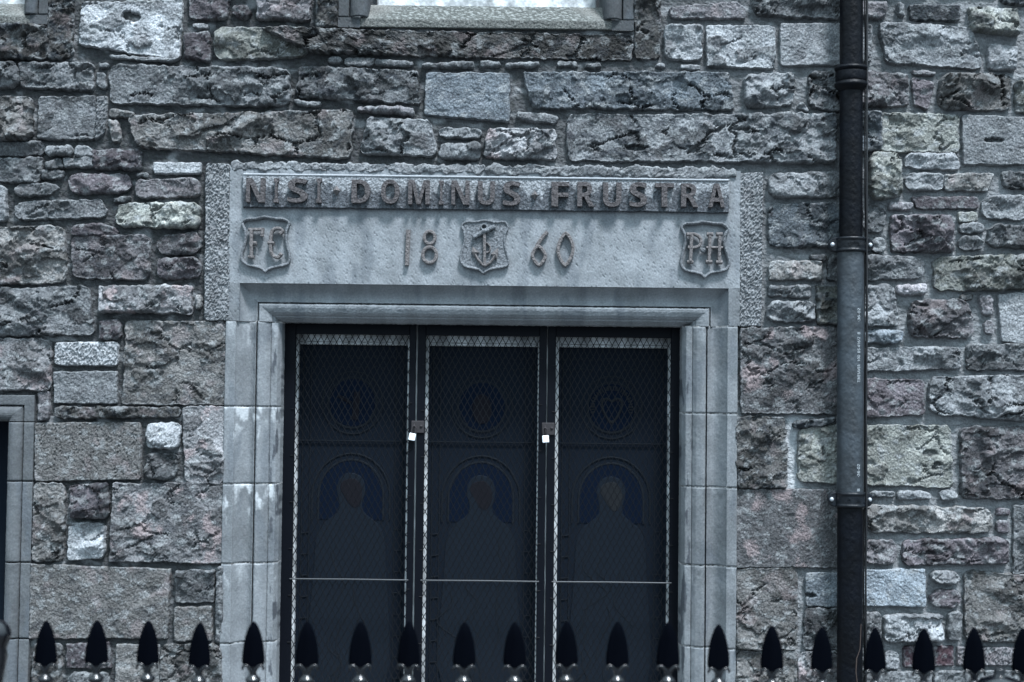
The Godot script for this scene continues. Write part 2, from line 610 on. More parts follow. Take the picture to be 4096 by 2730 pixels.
func _ready() -> void:
	rng.seed = 1860
	# camera: a 52 mm view from across the railings, tipped up a little
	var cam := Camera3D.new()
	cam.name = "camera"
	cam.position = Vector3(0, 1.7, 6)
	cam.rotation_degrees = Vector3(2.2430, 0, 0.65)
	cam.keep_aspect = Camera3D.KEEP_HEIGHT
	cam.near = 0.2
	cam.far = 500.0
	var attr := CameraAttributesPhysical.new()
	attr.frustum_focal_length = 52.7
	attr.frustum_focus_distance = 6.0
	attr.frustum_near = 0.2
	attr.frustum_far = 500.0
	attr.exposure_aperture = 2.2
	cam.attributes = attr
	cam.fov = 25.66
	add_child(cam)
	cam.fov = 25.66
	cam.current = true

	# sky: flat cloud, brighter overhead
	var env := Environment.new()
	env.background_mode = Environment.BG_SKY
	var sky := Sky.new()
	var sm := ProceduralSkyMaterial.new()
	sm.sky_top_color = Color(0.84, 0.94, 1.0)
	sm.sky_horizon_color = Color(0.37, 0.44, 0.5)
	sm.sky_curve = 0.35
	sm.sky_energy_multiplier = 0.8
	sm.ground_bottom_color = Color(0.13, 0.15, 0.18)
	sm.ground_horizon_color = Color(0.25, 0.28, 0.33)
	sm.sun_angle_max = 1.0
	sky.sky_material = sm
	env.sky = sky
	env.tonemap_mode = Environment.TONE_MAPPER_LINEAR
	env.tonemap_exposure = 5.7
	env.sdfgi_enabled = true
	env.ssao_enabled = true
	env.ssil_enabled = true
	var we := WorldEnvironment.new()
	we.name = "world_environment"
	we.environment = env
	add_child(we)

	# the sun behind thick cloud, high and to the right
	var sun := DirectionalLight3D.new()
	sun.name = "sun"
	sun.light_energy = 0.5
	sun.light_color = Color(0.95, 0.97, 1.0)
	sun.light_angular_distance = 11.0
	sun.shadow_enabled = true
	sun.rotation_degrees = Vector3(-63, 27, 0)
	add_child(sun)

	make_tools()
	build_ground()
	front = thing("church_front", "grey rubble stone church front with carved lintel over a three-light window", "building")
	build_core()
	build_stones()
	build_lintel()
	build_jambs()
	build_window()
	build_side_windows()
	build_grilles()
	build_drainpipe()
	build_cables()
	build_railing()


func make_tools() -> void:
	n_lo = noise(11, 11.0, 3)
	n_mid = noise(12, 55.0, 3)
	n_hi = noise(13, 150.0, 2)
	n_rdg = noise(14, 24.0, 3, true)
	n_pat = noise(15, 9.0, 4)
	n_pin = noise(16, 6.0, 3)
	n_warp = noise(17, 22.0, 3)
	n_str = noise(18, 1.0, 3)
	n_flake = plates(19, 17.0)
	n_chip = plates(20, 46.0)
	n_crack = plates(21, 8.0)
	n_crack.cellular_return_type = FastNoiseLite.RETURN_DISTANCE2_SUB

	grain = tex(31, 0.09, 4, 0.55, 1.0)
	soft_grain = tex(34, 0.09, 4, 0.8, 1.0)
	blotch = tex(32, 0.012, 5, 0.45, 1.0)
	grain_nm = NoiseTexture2D.new()
	grain_nm.width = 512
	grain_nm.height = 512
	grain_nm.seamless = true
	grain_nm.noise = noise(33, 0.05, 5)
	grain_nm.as_normal_map = true
	grain_nm.bump_strength = 6.0

	mats.stone = stone_material(0.92, 0.8)
	mats.mortar = stone_material(0.95, 0.9)
	mats.ashlar = stone_material(0.9, 0.14)
	mats.ashlar.albedo_texture = soft_grain
	mats.mortar.albedo_texture = soft_grain
	mats.carved = stone_material(0.9, 0.7)
	mats.carved.vertex_color_use_as_albedo = false
	mats.carved.albedo_color = Color(0.115, 0.107, 0.11).linear_to_srgb()
	mats.figure = stone_material(0.9, 0.7)
	mats.figure.vertex_color_use_as_albedo = false
	mats.figure.albedo_color = Color(0.19, 0.178, 0.178).linear_to_srgb()
	mats.shield = stone_material(0.9, 0.7)
	mats.shield.vertex_color_use_as_albedo = false
	mats.shield.albedo_color = Color(0.2, 0.215, 0.232).linear_to_srgb()
	mats.iron = plain(Color(0.002, 0.0028, 0.005), 0.5)
	mats.iron.metallic_specular = 0.2
	mats.gloss = plain(Color(0.001, 0.0014, 0.0028), 0.22)
	mats.gloss.metallic_specular = 0.5
	mats.black = plain(Color(0.001, 0.0014, 0.0026), 0.6)
	mats.black.metallic_specular = 0.05
	mats.wire = plain(Color(0.002, 0.0027, 0.0045), 0.4)
	mats.wire.metallic_specular = 0.3
	mats.rod = plain(Color(0.02, 0.024, 0.028), 0.5)
	mats.pipe_old = painted(Color(0.002, 0.0033, 0.0065), 0.5)
	mats.pipe_old.metallic_specular = 0.25
	mats.pipe_new = painted(Color(0.038, 0.05, 0.062), 0.5)
	mats.clamp = painted(Color(0.009, 0.0125, 0.018), 0.42)
	mats.clamp.metallic_specular = 0.35
	mats.cable = plain(Color(0.003, 0.0035, 0.005), 0.5)
	mats.print = plain(Color(0.3, 0.33, 0.35), 0.7)
	mats.white = painted(Color(0.8, 0.84, 0.86), 0.6)
	mats.steel = plain(Color(0.4, 0.43, 0.46), 0.4)
	mats.steel.metallic = 0.6
	mats.brass = plain(Color(0.7, 0.75, 0.78), 0.45)
	mats.rust = plain(Color(0.012, 0.01, 0.012), 0.8)
	mats.crack = plain(Color(0.03, 0.02, 0.016), 0.95)
	mats.dark = plain(Color(0.006, 0.007, 0.009), 0.9)
	mats.glass = plain(Color(0.008, 0.0115, 0.0175), 0.45)
	mats.glass_blue = plain(Color(0.0038, 0.0075, 0.0165), 0.45)
	mats.glass_pale = plain(Color(0.0165, 0.0185, 0.021), 0.5)
	mats.glass_mid = plain(Color(0.01, 0.014, 0.02), 0.5)
	mats.glass_dull = plain(Color(0.0105, 0.0105, 0.0135), 0.5)
	mats.came = plain(Color(0.011, 0.014, 0.018), 0.55)
	mats.came.metallic_specular = 0.15
	for k in ["glass", "glass_blue", "glass_pale", "glass_mid", "glass_dull"]:
		mats[k].metallic_specular = 0.1


func plates(s: int, f: float) -> FastNoiseLite:
	# flat flakes with broken edges
	var n := FastNoiseLite.new()
	n.seed = s
	n.frequency = f
	n.noise_type = FastNoiseLite.TYPE_CELLULAR
	n.cellular_return_type = FastNoiseLite.RETURN_CELL_VALUE
	n.cellular_jitter = 1.0
	n.fractal_type = FastNoiseLite.FRACTAL_NONE
	n.domain_warp_enabled = true
	n.domain_warp_amplitude = 0.5 / f
	n.domain_warp_frequency = f * 1.6
	n.domain_warp_fractal_type = FastNoiseLite.DOMAIN_WARP_FRACTAL_PROGRESSIVE
	n.domain_warp_fractal_octaves = 3
	return n


func tex(s: int, f: float, o: int, lo: float, hi: float) -> NoiseTexture2D:
	var t := NoiseTexture2D.new()
	t.width = 512
	t.height = 512
	t.seamless = true
	t.noise = noise(s, f, o)
	var g := Gradient.new()
	g.set_color(0, Color(lo, lo, lo))
	g.set_color(1, Color(hi, hi, hi))
	t.color_ramp = g
	return t


func stone_material(rough: float, bump: float) -> StandardMaterial3D:
	var m := StandardMaterial3D.new()
	m.vertex_color_use_as_albedo = true
	m.roughness = rough
	m.metallic_specular = 0.25
	m.albedo_texture = grain
	m.uv1_triplanar = true
	m.uv1_world_triplanar = true
	m.uv1_scale = Vector3(2.1, 2.1, 2.1)
	m.normal_enabled = true
	m.normal_texture = grain_nm
	m.normal_scale = bump
	return m


func plain(c: Color, rough: float) -> StandardMaterial3D:
	var m := StandardMaterial3D.new()
	m.albedo_color = c.linear_to_srgb()
	m.roughness = rough
	return m


func painted(c: Color, rough: float) -> StandardMaterial3D:
	var m := plain(c, rough)
	m.albedo_texture = blotch
	m.uv1_triplanar = true
	m.uv1_world_triplanar = true
	m.uv1_scale = Vector3(1.7, 1.1, 1.7)
	m.normal_enabled = true
	m.normal_texture = grain_nm
	m.normal_scale = 0.25
	return m


func build_ground() -> void:
	var g := PlaneMesh.new()
	g.size = Vector2(240, 240)
	var m := plain(Color(0.055, 0.058, 0.062), 0.9)
	m.albedo_texture = grain
	m.uv1_triplanar = true
	m.uv1_world_triplanar = true
	var o := part("ground", g, m, self)
	o.position = Vector3(0, -0.13, 0)
	o.set_meta("kind", "structure")
	var pm := plain(Color(0.16, 0.165, 0.17), 0.9)
	pm.albedo_texture = blotch
	pm.uv1_triplanar = true
	pm.uv1_world_triplanar = true
	var q := part("pavement", box(Vector3(-9, -0.12, -0.35), Vector3(9, 0.0, 4.4), 0.01), pm, self)
	q.set_meta("kind", "structure")


const OPENINGS := [[-1.125, 0.885, 0.42, 2.145], [-0.69, 0.445, 3.215, 4.4], [-3.0, -1.935, 0.42, 1.665], [-3.1, -1.885, 3.235, 4.4]]


func open_at(u: float, v: float) -> bool:
	for o: Array in OPENINGS:
		if u > o[0] and u < o[1] and v > o[2] and v < o[3]:
			return true
	return false


func build_core() -> void:
	# the mortar bed: trowelled, a little behind the faces of the stones
	var s := Sheet.new()
	var cell := 0.0065
	var u0 := -2.16
	var v0 := 0.46
	var nu := int((2.16 - u0) / cell) + 1
	var nv := int((3.42 - v0) / cell) + 1
	var p := PackedVector3Array()
	var c := PackedColorArray()
	p.resize(nu * nv)
	c.resize(nu * nv)
	for j in nv:
		for i in nu:
			var u := u0 + i * cell
			var v := v0 + j * cell
			var m := n_lo.get_noise_2d(u * 0.7, v * 0.7)
			var st := n_str.get_noise_2d(u * 14.0, v * 95.0)
			var f := n_mid.get_noise_2d(u, v)
			p[j * nu + i] = Vector3(u, v, -0.01 + 0.006 * m + 0.0036 * st + 0.0026 * f)
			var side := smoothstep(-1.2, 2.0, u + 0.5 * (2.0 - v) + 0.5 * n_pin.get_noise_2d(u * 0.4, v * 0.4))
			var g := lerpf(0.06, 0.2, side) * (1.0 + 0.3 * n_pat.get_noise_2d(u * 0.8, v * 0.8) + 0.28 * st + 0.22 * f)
			var pal := smoothstep(0.22, 0.5, n_pat.get_noise_2d(u * 0.6 + 5.0, v * 1.3 + 9.0))
			g = lerpf(g, 0.3, pal * 0.6)
			# the thick pale repair beside the drainpipe
			var rep := smoothstep(0.05, 0.015, absf(u - 1.1285 + 0.02 * n_lo.get_noise_2d(u * 0.3, v * 0.4))) * smoothstep(0.2, 0.14, absf(v - 1.4831))
			g = lerpf(g, 0.4, rep)
			c[j * nu + i] = Color(g * 0.95, g, g * 1.04)
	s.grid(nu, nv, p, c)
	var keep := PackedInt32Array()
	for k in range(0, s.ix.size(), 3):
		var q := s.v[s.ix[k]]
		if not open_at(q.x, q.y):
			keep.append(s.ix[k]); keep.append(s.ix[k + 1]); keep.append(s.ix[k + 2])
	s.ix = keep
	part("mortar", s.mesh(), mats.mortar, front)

	# the thickness of the wall behind it, with the openings left free
	var st2 := flat()
	var us := [-4.2, -3.0, -1.935, -1.885, -1.125, -0.69, 0.445, 0.885, 4.2]
	var vs := [0.0, 0.42, 1.665, 2.145, 3.215, 3.235, 3.9]
	for i in us.size() - 1:
		for j in vs.size() - 1:
			var cu: float = (us[i] + us[i + 1]) / 2
			var cv: float = (vs[j] + vs[j + 1]) / 2
			if not open_at(cu, cv):
				block(st2, Vector3(us[i], vs[j], -0.62), Vector3(us[i + 1], vs[j + 1], -0.036), 0.0005)
	part("wall_core", done(st2), plain(Color(0.12, 0.125, 0.13), 0.95), front)
	var back := flat()
	block(back, Vector3(-4.2, 0, -1.5), Vector3(4.2, 3.9, -1.4))
	part("dark_interior", done(back), mats.dark, front)


func build_stones() -> void:
	# the stones in view, each traced as its four corners
	stone(-1891, 3325, -1787, 3326, -1789, 3058, -1886, 3051, "R", 2.2, "w")
	stone(-2112, 3189, -1891, 3191, -1888, 3053, -2108, 3050, "R", 2.3, "w")
	stone(-1756, 3280, -1346, 3302, -1360, 3052, -1757, 3116, "M", 7.6, "g")
	stone(-1640, 3071, -1360, 3055, -1372, 3050, -1635, 3062, "M", 6, "g")
	stone(-1323, 3332, -1163, 3333, -1163, 3220, -1317, 3223, "M", 3.4, "r")
	stone(-1147, 3276, -1072, 3277, -1073, 3226, -1144, 3232, "M", 2.4, "r")
	stone(-1305, 3199, -1242, 3202, -1241, 3186, -1298, 3186, "M", 6, "g")
	stone(-1335, 3161, -1239, 3169, -1230, 3050, -1335, 3062, "M", 3, "r")
	stone(-2108, 3031, -2003, 3035, -1998, 2935, -2105, 2934, "R", 4, "g")
	stone(-1997, 3034, -1704, 3039, -1700, 2927, -1994, 2937, "R", 4.2, "g")
	stone(-1686, 2994, -1656, 2994, -1648, 2939, -1683, 2938, "M", 5.5, "g")
	stone(-1683, 3038, -1641, 3036, -1646, 3022, -1676, 3021, "M", 6, "g")
	stone(-2104, 2896, -1945, 2898, -1947, 2724, -2100, 2718, "R", 3.6, "w")
	stone(-1918, 2898, -1688, 2903, -1689, 2727, -1917, 2727, "M", 4.2, "g")
	stone(-1684, 2901, -1644, 2901, -1653, 2760, -1687, 2725, "T", 5, "g")
	stone(-1643, 2808, -1593, 2805, -1588, 2724, -1617, 2726, "M", 6, "w")
	stone(-1635, 2855, -1521, 2839, -1547, 2814, -1630, 2824, "M", 4.4, "w")
	stone(-2100, 2714, -1894, 2716, -1889, 2663, -2098, 2656, "M", 4.2, "g")
	stone(-1885, 2696, -1776, 2700, -1775, 2662, -1880, 2663, "R", 6, "g")
	stone(-1770, 2698, -1702, 2698, -1694, 2657, -1762, 2656, "R", 6, "g")
	stone(-1702, 2685, -1500, 2687, -1499, 2610, -1691, 2610, "R", 2.8, "r")
	stone(-2098, 2645, -1893, 2650, -1910, 2549, -2096, 2553, "M", 4, "g")
	stone(-1882, 2639, -1818, 2646, -1813, 2611, -1879, 2604, "R", 3.2, "g")
	stone(-1812, 2649, -1696, 2656, -1685, 2617, -1805, 2614, "M", 5.4, "g")
	stone(-1451, 2635, -1264, 2637, -1261, 2596, -1448, 2593, "F", 8.2, "g")
	stone(-1635, 3030, -909, 3024, -908, 2871, -1630, 2878, "R", 4.6, "g")
	stone(-1560, 2824, -653, 2860, -659, 2664, -1517, 2701, "R", 4.2, "w")
	stone(-1212, 3186, -836, 3194, -833, 3076, -1210, 3056, "M", 5, "y")
	stone(-1900, 2602, -1809, 2601, -1817, 2566, -1895, 2565, "M", 3.2, "g")
	stone(-2004, 2544, -1823, 2545, -1850, 2504, -2000, 2493, "M", 4, "g")
	stone(-1798, 2588, -1540, 2589, -1538, 2518, -1780, 2506, "M", 4.2, "r")
	stone(-1520, 2567, -1267, 2576, -1260, 2504, -1514, 2492, "M", 4.4, "p")
	stone(-1520, 2595, -1474, 2594, -1476, 2580, -1516, 2580, "M", 5, "g")
	stone(-1612, 2491, -1538, 2499, -1540, 2477, -1605, 2472, "M", 3, "g")
	stone(-2095, 2532, -2043, 2532, -2037, 2399, -2092, 2394, "M", 6, "g")
	stone(-2010, 2471, -1651, 2486, -1626, 2417, -2000, 2401, "R", 4.3, "g")
	stone(-1583, 2470, -1267, 2478, -1256, 2375, -1601, 2380, "R", 7, "y")
	stone(-2091, 2368, -1804, 2376, -1794, 2148, -2086, 2142, "R", 5, "w")
	stone(-1777, 2378, -1627, 2390, -1561, 2342, -1776, 2338, "M", 3, "r")
	stone(-1776, 2335, -1458, 2344, -1463, 2165, -1764, 2168, "M", 4, "p")
	stone(-1428, 2338, -1254, 2360, -1254, 2268, -1426, 2268, "M", 3.2, "p")
	stone(-1426, 2250, -1256, 2255, -1248, 2174, -1431, 2170, "R", 3.2, "r")
	stone(-2085, 2121, -1702, 2134, -1676, 1942, -2080, 1936, "R", 4.1, "g")
	stone(-1659, 2134, -1289, 2143, -1286, 2030, -1650, 2032, "R", 6, "l")
	stone(-1268, 2102, -1249, 2102, -1247, 2052, -1267, 2049, "M", 6, "w")
	stone(-1650, 1998, -1567, 2002, -1564, 1923, -1652, 1923, "M", 3, "r")
	stone(-1545, 1998, -1151, 1998, -1147, 1667, -1555, 1665, "M", 4.6, "w")
	stone(-2080, 1921, -1849, 1921, -1849, 1715, -2075, 1717, "M", 5.2, "l")
	stone(-1894, 1708, -1850, 1712, -1847, 1600, -1891, 1597, "M", 4.4, "p")
	stone(-1830, 1906, -1579, 1912, -1580, 1819, -1829, 1819, "T", 8, "g")
	stone(-1831, 1789, -1585, 1794, -1578, 1668, -1825, 1667, "F", 5, "g")
	stone(-1824, 1650, -1327, 1656, -1318, 1619, -1820, 1605, "R", 2.6, "w")
	stone(-1900, 1584, -1483, 1591, -1477, 1367, -1898, 1355, "t", 4.2, "w")
	stone(-1456, 1588, -1321, 1591, -1324, 1491, -1452, 1492, "M", 8, "g")
	stone(-1453, 1468, -1332, 1472, -1334, 1367, -1456, 1373, "R", 2.6, "g")
	stone(-1315, 1658, -1137, 1660, -1148, 1352, -1295, 1355, "M", 6, "l")
	stone(-1901, 1346, -1780, 1346, -1779, 1037, -1901, 1039, "R", 4.2, "w")
	stone(-1760, 1338, -1607, 1347, -1606, 1210, -1751, 1214, "R", 3, "r")
	stone(-1759, 1190, -1616, 1188, -1614, 1054, -1759, 1039, "M", 8, "g")
	stone(-1586, 1347, -1134, 1353, -1136, 1037, -1591, 1041, "M", 5, "l")
	stone(-1906, 1022, -1352, 1009, -1360, 739, -1903, 731, "F", 4.2, "w")
	stone(-1329, 1003, -1176, 1007, -1175, 882, -1329, 878, "M", 3, "g")
	stone(-1165, 1024, -1139, 1024, -1139, 721, -1166, 732, "M", 4.4, "g")
	stone(-1330, 860, -1184, 863, -1181, 731, -1329, 728, "F", 4.2, "w")
	stone(-1756, 708, -1591, 715, -1580, 618, -1754, 616, "F", 3, "r")
	stone(-1886, 711, -1779, 710, -1778, 526, -1886, 525, "M", 4, "w")
	stone(-1747, 595, -1586, 601, -1586, 529, -1748, 527, "M", 4.2, "g")
	stone(-1558, 709, -1390, 711, -1386, 531, -1556, 529, "F", 4.8, "w")
	stone(-1385, 712, -1140, 715, -1136, 534, -1380, 531, "M", 3.6, "w")
	stone(-1039, 3335, -831, 3337, -832, 3220, -1043, 3226, "M", 5, "p")
	stone(-806, 3338, -723, 3338, -720, 3194, -804, 3191, "R", 2.3, "w")
	stone(-754, 3073, -704, 3072, -702, 3050, -752, 3050, "M", 6, "g")
	stone(-688, 3070, -569, 3072, -567, 3036, -686, 3036, "M", 4.5, "g")
	stone(-565, 3066, -412, 3059, -414, 3041, -563, 3040, "M", 4.5, "g")
	stone(-371, 3050, -169, 3061, -167, 3035, -368, 3035, "M", 4, "g")
	stone(-139, 3062, -66, 3063, -55, 3042, -136, 3042, "M", 5, "g")
	stone(-870, 3034, -394, 3019, -384, 2887, -878, 2912, "R", 3.7, "g")
	stone(-631, 2871, -410, 2871, -410, 2841, -628, 2856, "R", 6, "p")
	stone(-357, 3012, -26, 3016, -20, 2820, -363, 2846, "F", 5.2, "b")
	stone(-586, 2830, -343, 2822, -307, 2677, -623, 2686, "R", 5.4, "g")
	stone(-301, 2791, -135, 2789, -135, 2749, -299, 2754, "R", 5.2, "g")
	stone(-298, 2725, -137, 2729, -134, 2666, -302, 2666, "R", 5, "g")
	stone(-896, 2901, -786, 2885, -790, 2874, -874, 2877, "M", 5.4, "g")
	stone(-1044, 3184, 472, 3174, 473, 3076, -803, 3091, "R", 2.4, "w")
	stone(481, 3352, 582, 3353, 585, 3079, 484, 3078, "R", 2.5, "w")
	stone(-39, 3056, 97, 3061, 97, 3047, -39, 3040, "M", 5, "g")
	stone(171, 3061, 250, 3063, 257, 3042, 174, 3043, "M", 4, "g")
	stone(285, 3058, 342, 3061, 346, 3044, 288, 3042, "M", 4, "g")
	stone(572, 3059, 600, 3061, 603, 3049, 573, 3048, "M", 6, "g")
	stone(668, 3058, 742, 3061, 742, 3041, 671, 3041, "M", 6, "g")
	stone(8, 2856, 173, 2850, 169, 2812, 14, 2830, "M", 4.6, "g")
	stone(29, 3018, 859, 3028, 888, 2880, 77, 2877, "R", 4.3, "b")
	stone(617, 3292, 906, 3316, 938, 3249, 630, 3251, "M", 5, "p")
	stone(604, 3218, 753, 3219, 752, 3077, 604, 3084, "M", 7, "g")
	stone(-111, 2789, 165, 2790, 170, 2665, -122, 2674, "R", 6.6, "l")
	stone(213, 2847, 1298, 2866, 1290, 2667, 216, 2667, "R", 5, "g")
	stone(771, 3220, 1047, 3220, 1048, 3049, 776, 3056, "M", 6.8, "g")
	stone(956, 3353, 1308, 3357, 1309, 3249, 962, 3269, "R", 4, "g")
	stone(929, 3020, 1126, 3028, 1123, 2898, 932, 2886, "R", 5.6, "g")
	stone(1070, 3228, 1319, 3232, 1320, 3064, 1072, 3063, "F", 6, "g")
	stone(1186, 3032, 1320, 3043, 1320, 2865, 1189, 2898, "R", 3.2, "g")
	stone(1145, 2907, 1163, 2909, 1193, 2872, 1145, 2883, "M", 6, "g")
	stone(1394, 3321, 1506, 3322, 1482, 3254, 1394, 3256, "M", 5, "p")
	stone(1538, 3316, 1565, 3315, 1574, 3264, 1550, 3263, "M", 6, "g")
	stone(1591, 3313, 1797, 3313, 1795, 3250, 1596, 3253, "F", 1.3, "b")
	stone(1830, 3305, 2023, 3297, 2031, 3193, 1846, 3213, "R", 6, "y")
	stone(1960, 3369, 2078, 3370, 2078, 3320, 1964, 3325, "M", 2, "b")
	stone(1390, 3232, 1441, 3228, 1438, 3079, 1390, 3079, "M", 5, "g")
	stone(1466, 3240, 1843, 3221, 1889, 3054, 1495, 3078, "M", 6, "g")
	stone(1911, 3158, 2030, 3142, 2014, 3052, 1911, 3058, "M", 6.6, "g")
	stone(1390, 3040, 1578, 3029, 1589, 2901, 1390, 2899, "M", 4.2, "p")
	stone(1600, 3013, 1688, 2997, 1668, 2886, 1609, 2906, "M", 4, "r")
	stone(1718, 3030, 2001, 3033, 1996, 2888, 1710, 2890, "R", 3.4, "w")
	stone(2023, 3005, 2078, 3008, 2077, 2878, 2020, 2882, "R", 4, "y")
	stone(1607, 3042, 1696, 3041, 1696, 3028, 1609, 3029, "M", 5, "p")
	stone(1395, 2877, 1474, 2878, 1478, 2714, 1395, 2712, "R", 4, "b")
	stone(1481, 2871, 1789, 2867, 1791, 2714, 1474, 2717, "M", 6.6, "y")
	stone(1805, 2864, 2082, 2860, 2081, 2672, 1811, 2668, "F", 5.2, "g")
	stone(1578, 2707, 1782, 2712, 1793, 2644, 1576, 2654, "M", 7, "g")
	stone(1430, 2710, 1556, 2710, 1561, 2530, 1428, 2521, "R", 6, "y")
	stone(1025, 2620, 1321, 2634, 1321, 2531, 1028, 2528, "M", 6, "g")
	stone(1030, 2496, 1321, 2508, 1322, 2325, 1029, 2329, "M", 3, "b")
	stone(1031, 2265, 1239, 2270, 1242, 2198, 1030, 2191, "M", 6, "w")
	stone(1196, 2293, 1259, 2294, 1254, 2271, 1198, 2274, "M", 3, "g")
	stone(1267, 2288, 1322, 2297, 1322, 2191, 1266, 2192, "M", 3, "g")
	stone(1027, 2171, 1194, 2171, 1192, 2127, 1027, 2126, "R", 4.2, "g")
	stone(1024, 2104, 1214, 2110, 1210, 2024, 1025, 2023, "R", 5.4, "g")
	stone(1223, 2168, 1322, 2170, 1323, 2017, 1222, 2019, "R", 3, "y")
	stone(1578, 2628, 1729, 2630, 1728, 2561, 1577, 2562, "M", 6, "g")
	stone(1732, 2625, 1935, 2633, 1906, 2558, 1736, 2564, "M", 6, "w")
	stone(1959, 2637, 2077, 2639, 2076, 2571, 1976, 2574, "R", 3, "g")
	stone(1601, 2534, 1867, 2535, 1869, 2492, 1625, 2483, "F", 3.2, "r")
	stone(1889, 2538, 2081, 2544, 2081, 2450, 1886, 2446, "M", 6, "g")
	stone(1508, 2509, 1603, 2510, 1605, 2484, 1509, 2482, "M", 6, "p")
	stone(1404, 2499, 1495, 2500, 1491, 2390, 1404, 2390, "M", 5, "g")
	stone(1518, 2453, 1758, 2459, 1770, 2313, 1519, 2312, "R", 4, "r")
	stone(1789, 2472, 1865, 2475, 1865, 2437, 1790, 2434, "F", 6, "y")
	stone(1793, 2428, 1892, 2431, 1892, 2390, 1794, 2388, "M", 5, "g")
	stone(1790, 2376, 1886, 2378, 1889, 2323, 1789, 2322, "M", 4, "g")
	stone(1916, 2422, 2081, 2420, 2080, 2328, 1908, 2338, "R", 3, "g")
	stone(1442, 2370, 1495, 2370, 1496, 2306, 1431, 2306, "M", 5, "g")
	stone(1405, 2297, 1649, 2288, 1650, 2208, 1405, 2192, "M", 4.2, "g")
	stone(1683, 2287, 2080, 2309, 2080, 2165, 1690, 2158, "R", 4.4, "y")
	stone(1536, 2177, 1658, 2182, 1661, 2144, 1540, 2137, "M", 8, "p")
	stone(1405, 2170, 1522, 2181, 1557, 2011, 1405, 2012, "M", 6.2, "g")
	stone(1593, 2112, 1819, 2123, 1860, 1971, 1588, 1969, "R", 4.2, "p")
	stone(1871, 2138, 1923, 2142, 1930, 2060, 1886, 2062, "M", 6, "p")
	stone(1889, 2038, 1930, 2038, 1930, 1984, 1890, 1985, "M", 5, "p")
	stone(1949, 2142, 2080, 2153, 2080, 1941, 1961, 1958, "F", 6.8, "g")
	stone(1405, 1995, 1566, 1991, 1562, 1947, 1405, 1944, "R", 6, "b")
	stone(1799, 2139, 1845, 2139, 1847, 2123, 1801, 2121, "M", 3, "w")
	stone(1406, 1920, 1792, 1933, 1798, 1847, 1406, 1830, "R", 5.6, "g")
	stone(1822, 1939, 2080, 1948, 2079, 1841, 1823, 1840, "M", 4, "g")
	stone(1406, 1800, 1649, 1794, 1654, 1661, 1406, 1645, "M", 4.2, "r")
	stone(1671, 1808, 2079, 1822, 2079, 1635, 1675, 1666, "R", 5.8, "g")
	stone(1406, 1615, 1758, 1615, 1763, 1368, 1407, 1378, "M", 6, "y")
	stone(1800, 1611, 2079, 1614, 2078, 1328, 1797, 1329, "R", 3.2, "p")
	stone(1441, 1352, 1528, 1350, 1530, 1327, 1439, 1327, "M", 5, "g")
	stone(1544, 1352, 1675, 1351, 1684, 1322, 1545, 1320, "M", 6.2, "g")
	stone(1709, 1357, 1781, 1359, 1779, 1321, 1714, 1319, "M", 6, "g")
	stone(1407, 1297, 1922, 1286, 1918, 1191, 1429, 1189, "R", 5.8, "w")
	stone(1944, 1288, 1991, 1288, 1992, 1261, 1943, 1262, "F", 4, "r")
	stone(1944, 1240, 1991, 1241, 1992, 1193, 1942, 1193, "F", 4, "r")
	stone(2011, 1301, 2078, 1302, 2077, 1033, 2006, 1032, "M", 4, "g")
	stone(1412, 1159, 1539, 1157, 1537, 1061, 1412, 1068, "M", 5, "p")
	stone(1567, 1157, 1980, 1169, 1986, 1070, 1566, 1062, "R", 4, "r")
	stone(1407, 1038, 1654, 1043, 1656, 897, 1408, 898, "F", 7, "b")
	stone(1678, 1039, 1786, 1042, 1786, 982, 1680, 990, "R", 5, "g")
	stone(1680, 960, 1790, 964, 1793, 896, 1678, 895, "M", 4, "r")
	stone(1813, 1039, 2077, 1023, 2077, 762, 1816, 760, "M", 4.2, "w")
	stone(1410, 875, 1481, 866, 1479, 755, 1410, 751, "M", 4.2, "g")
	stone(1498, 859, 1724, 866, 1724, 763, 1494, 757, "R", 6.4, "g")
	stone(1750, 877, 1799, 879, 1798, 764, 1745, 765, "M", 4.4, "g")
	stone(1496, 716, 1553, 720, 1553, 650, 1494, 651, "M", 6, "g")
	stone(1574, 736, 1767, 740, 1768, 664, 1573, 655, "F", 2.8, "R")
	stone(1787, 733, 2077, 738, 2077, 668, 1786, 667, "T", 5, "p")
	stone(1477, 635, 1676, 640, 1676, 565, 1475, 563, "M", 5, "g")
	stone(1695, 642, 2077, 647, 2076, 570, 1693, 566, "M", 5, "g")
	stone(1410, 729, 1486, 728, 1486, 563, 1411, 562, "M", 5, "g")
	stone(913, 1997, 1316, 2006, 1317, 1659, 922, 1655, "M", 3.6, "l")
	stone(900, 1642, 1094, 1641, 1106, 1362, 904, 1360, "R", 3.4, "w")
	stone(1118, 1625, 1301, 1642, 1281, 1618, 1144, 1594, "R", 2, "b")
	stone(1152, 1592, 1319, 1620, 1320, 1381, 1149, 1389, "M", 6, "y")
	stone(901, 1352, 1318, 1355, 1319, 1048, 903, 1045, "F", 3.6, "l")
	stone(905, 1038, 1146, 1042, 1145, 721, 907, 720, "M", 4, "w")
	stone(1181, 1023, 1328, 1024, 1328, 893, 1182, 895, "F", 5, "b")
	stone(1178, 884, 1328, 887, 1329, 721, 1173, 721, "M", 3.2, "g")
	stone(907, 710, 1145, 715, 1146, 561, 908, 558, "M", 4, "w")
	stone(1151, 711, 1329, 715, 1329, 563, 1152, 561, "M", 5.4, "l")
	# courses past the edges of the view, joined
	var s := Sheet.new()
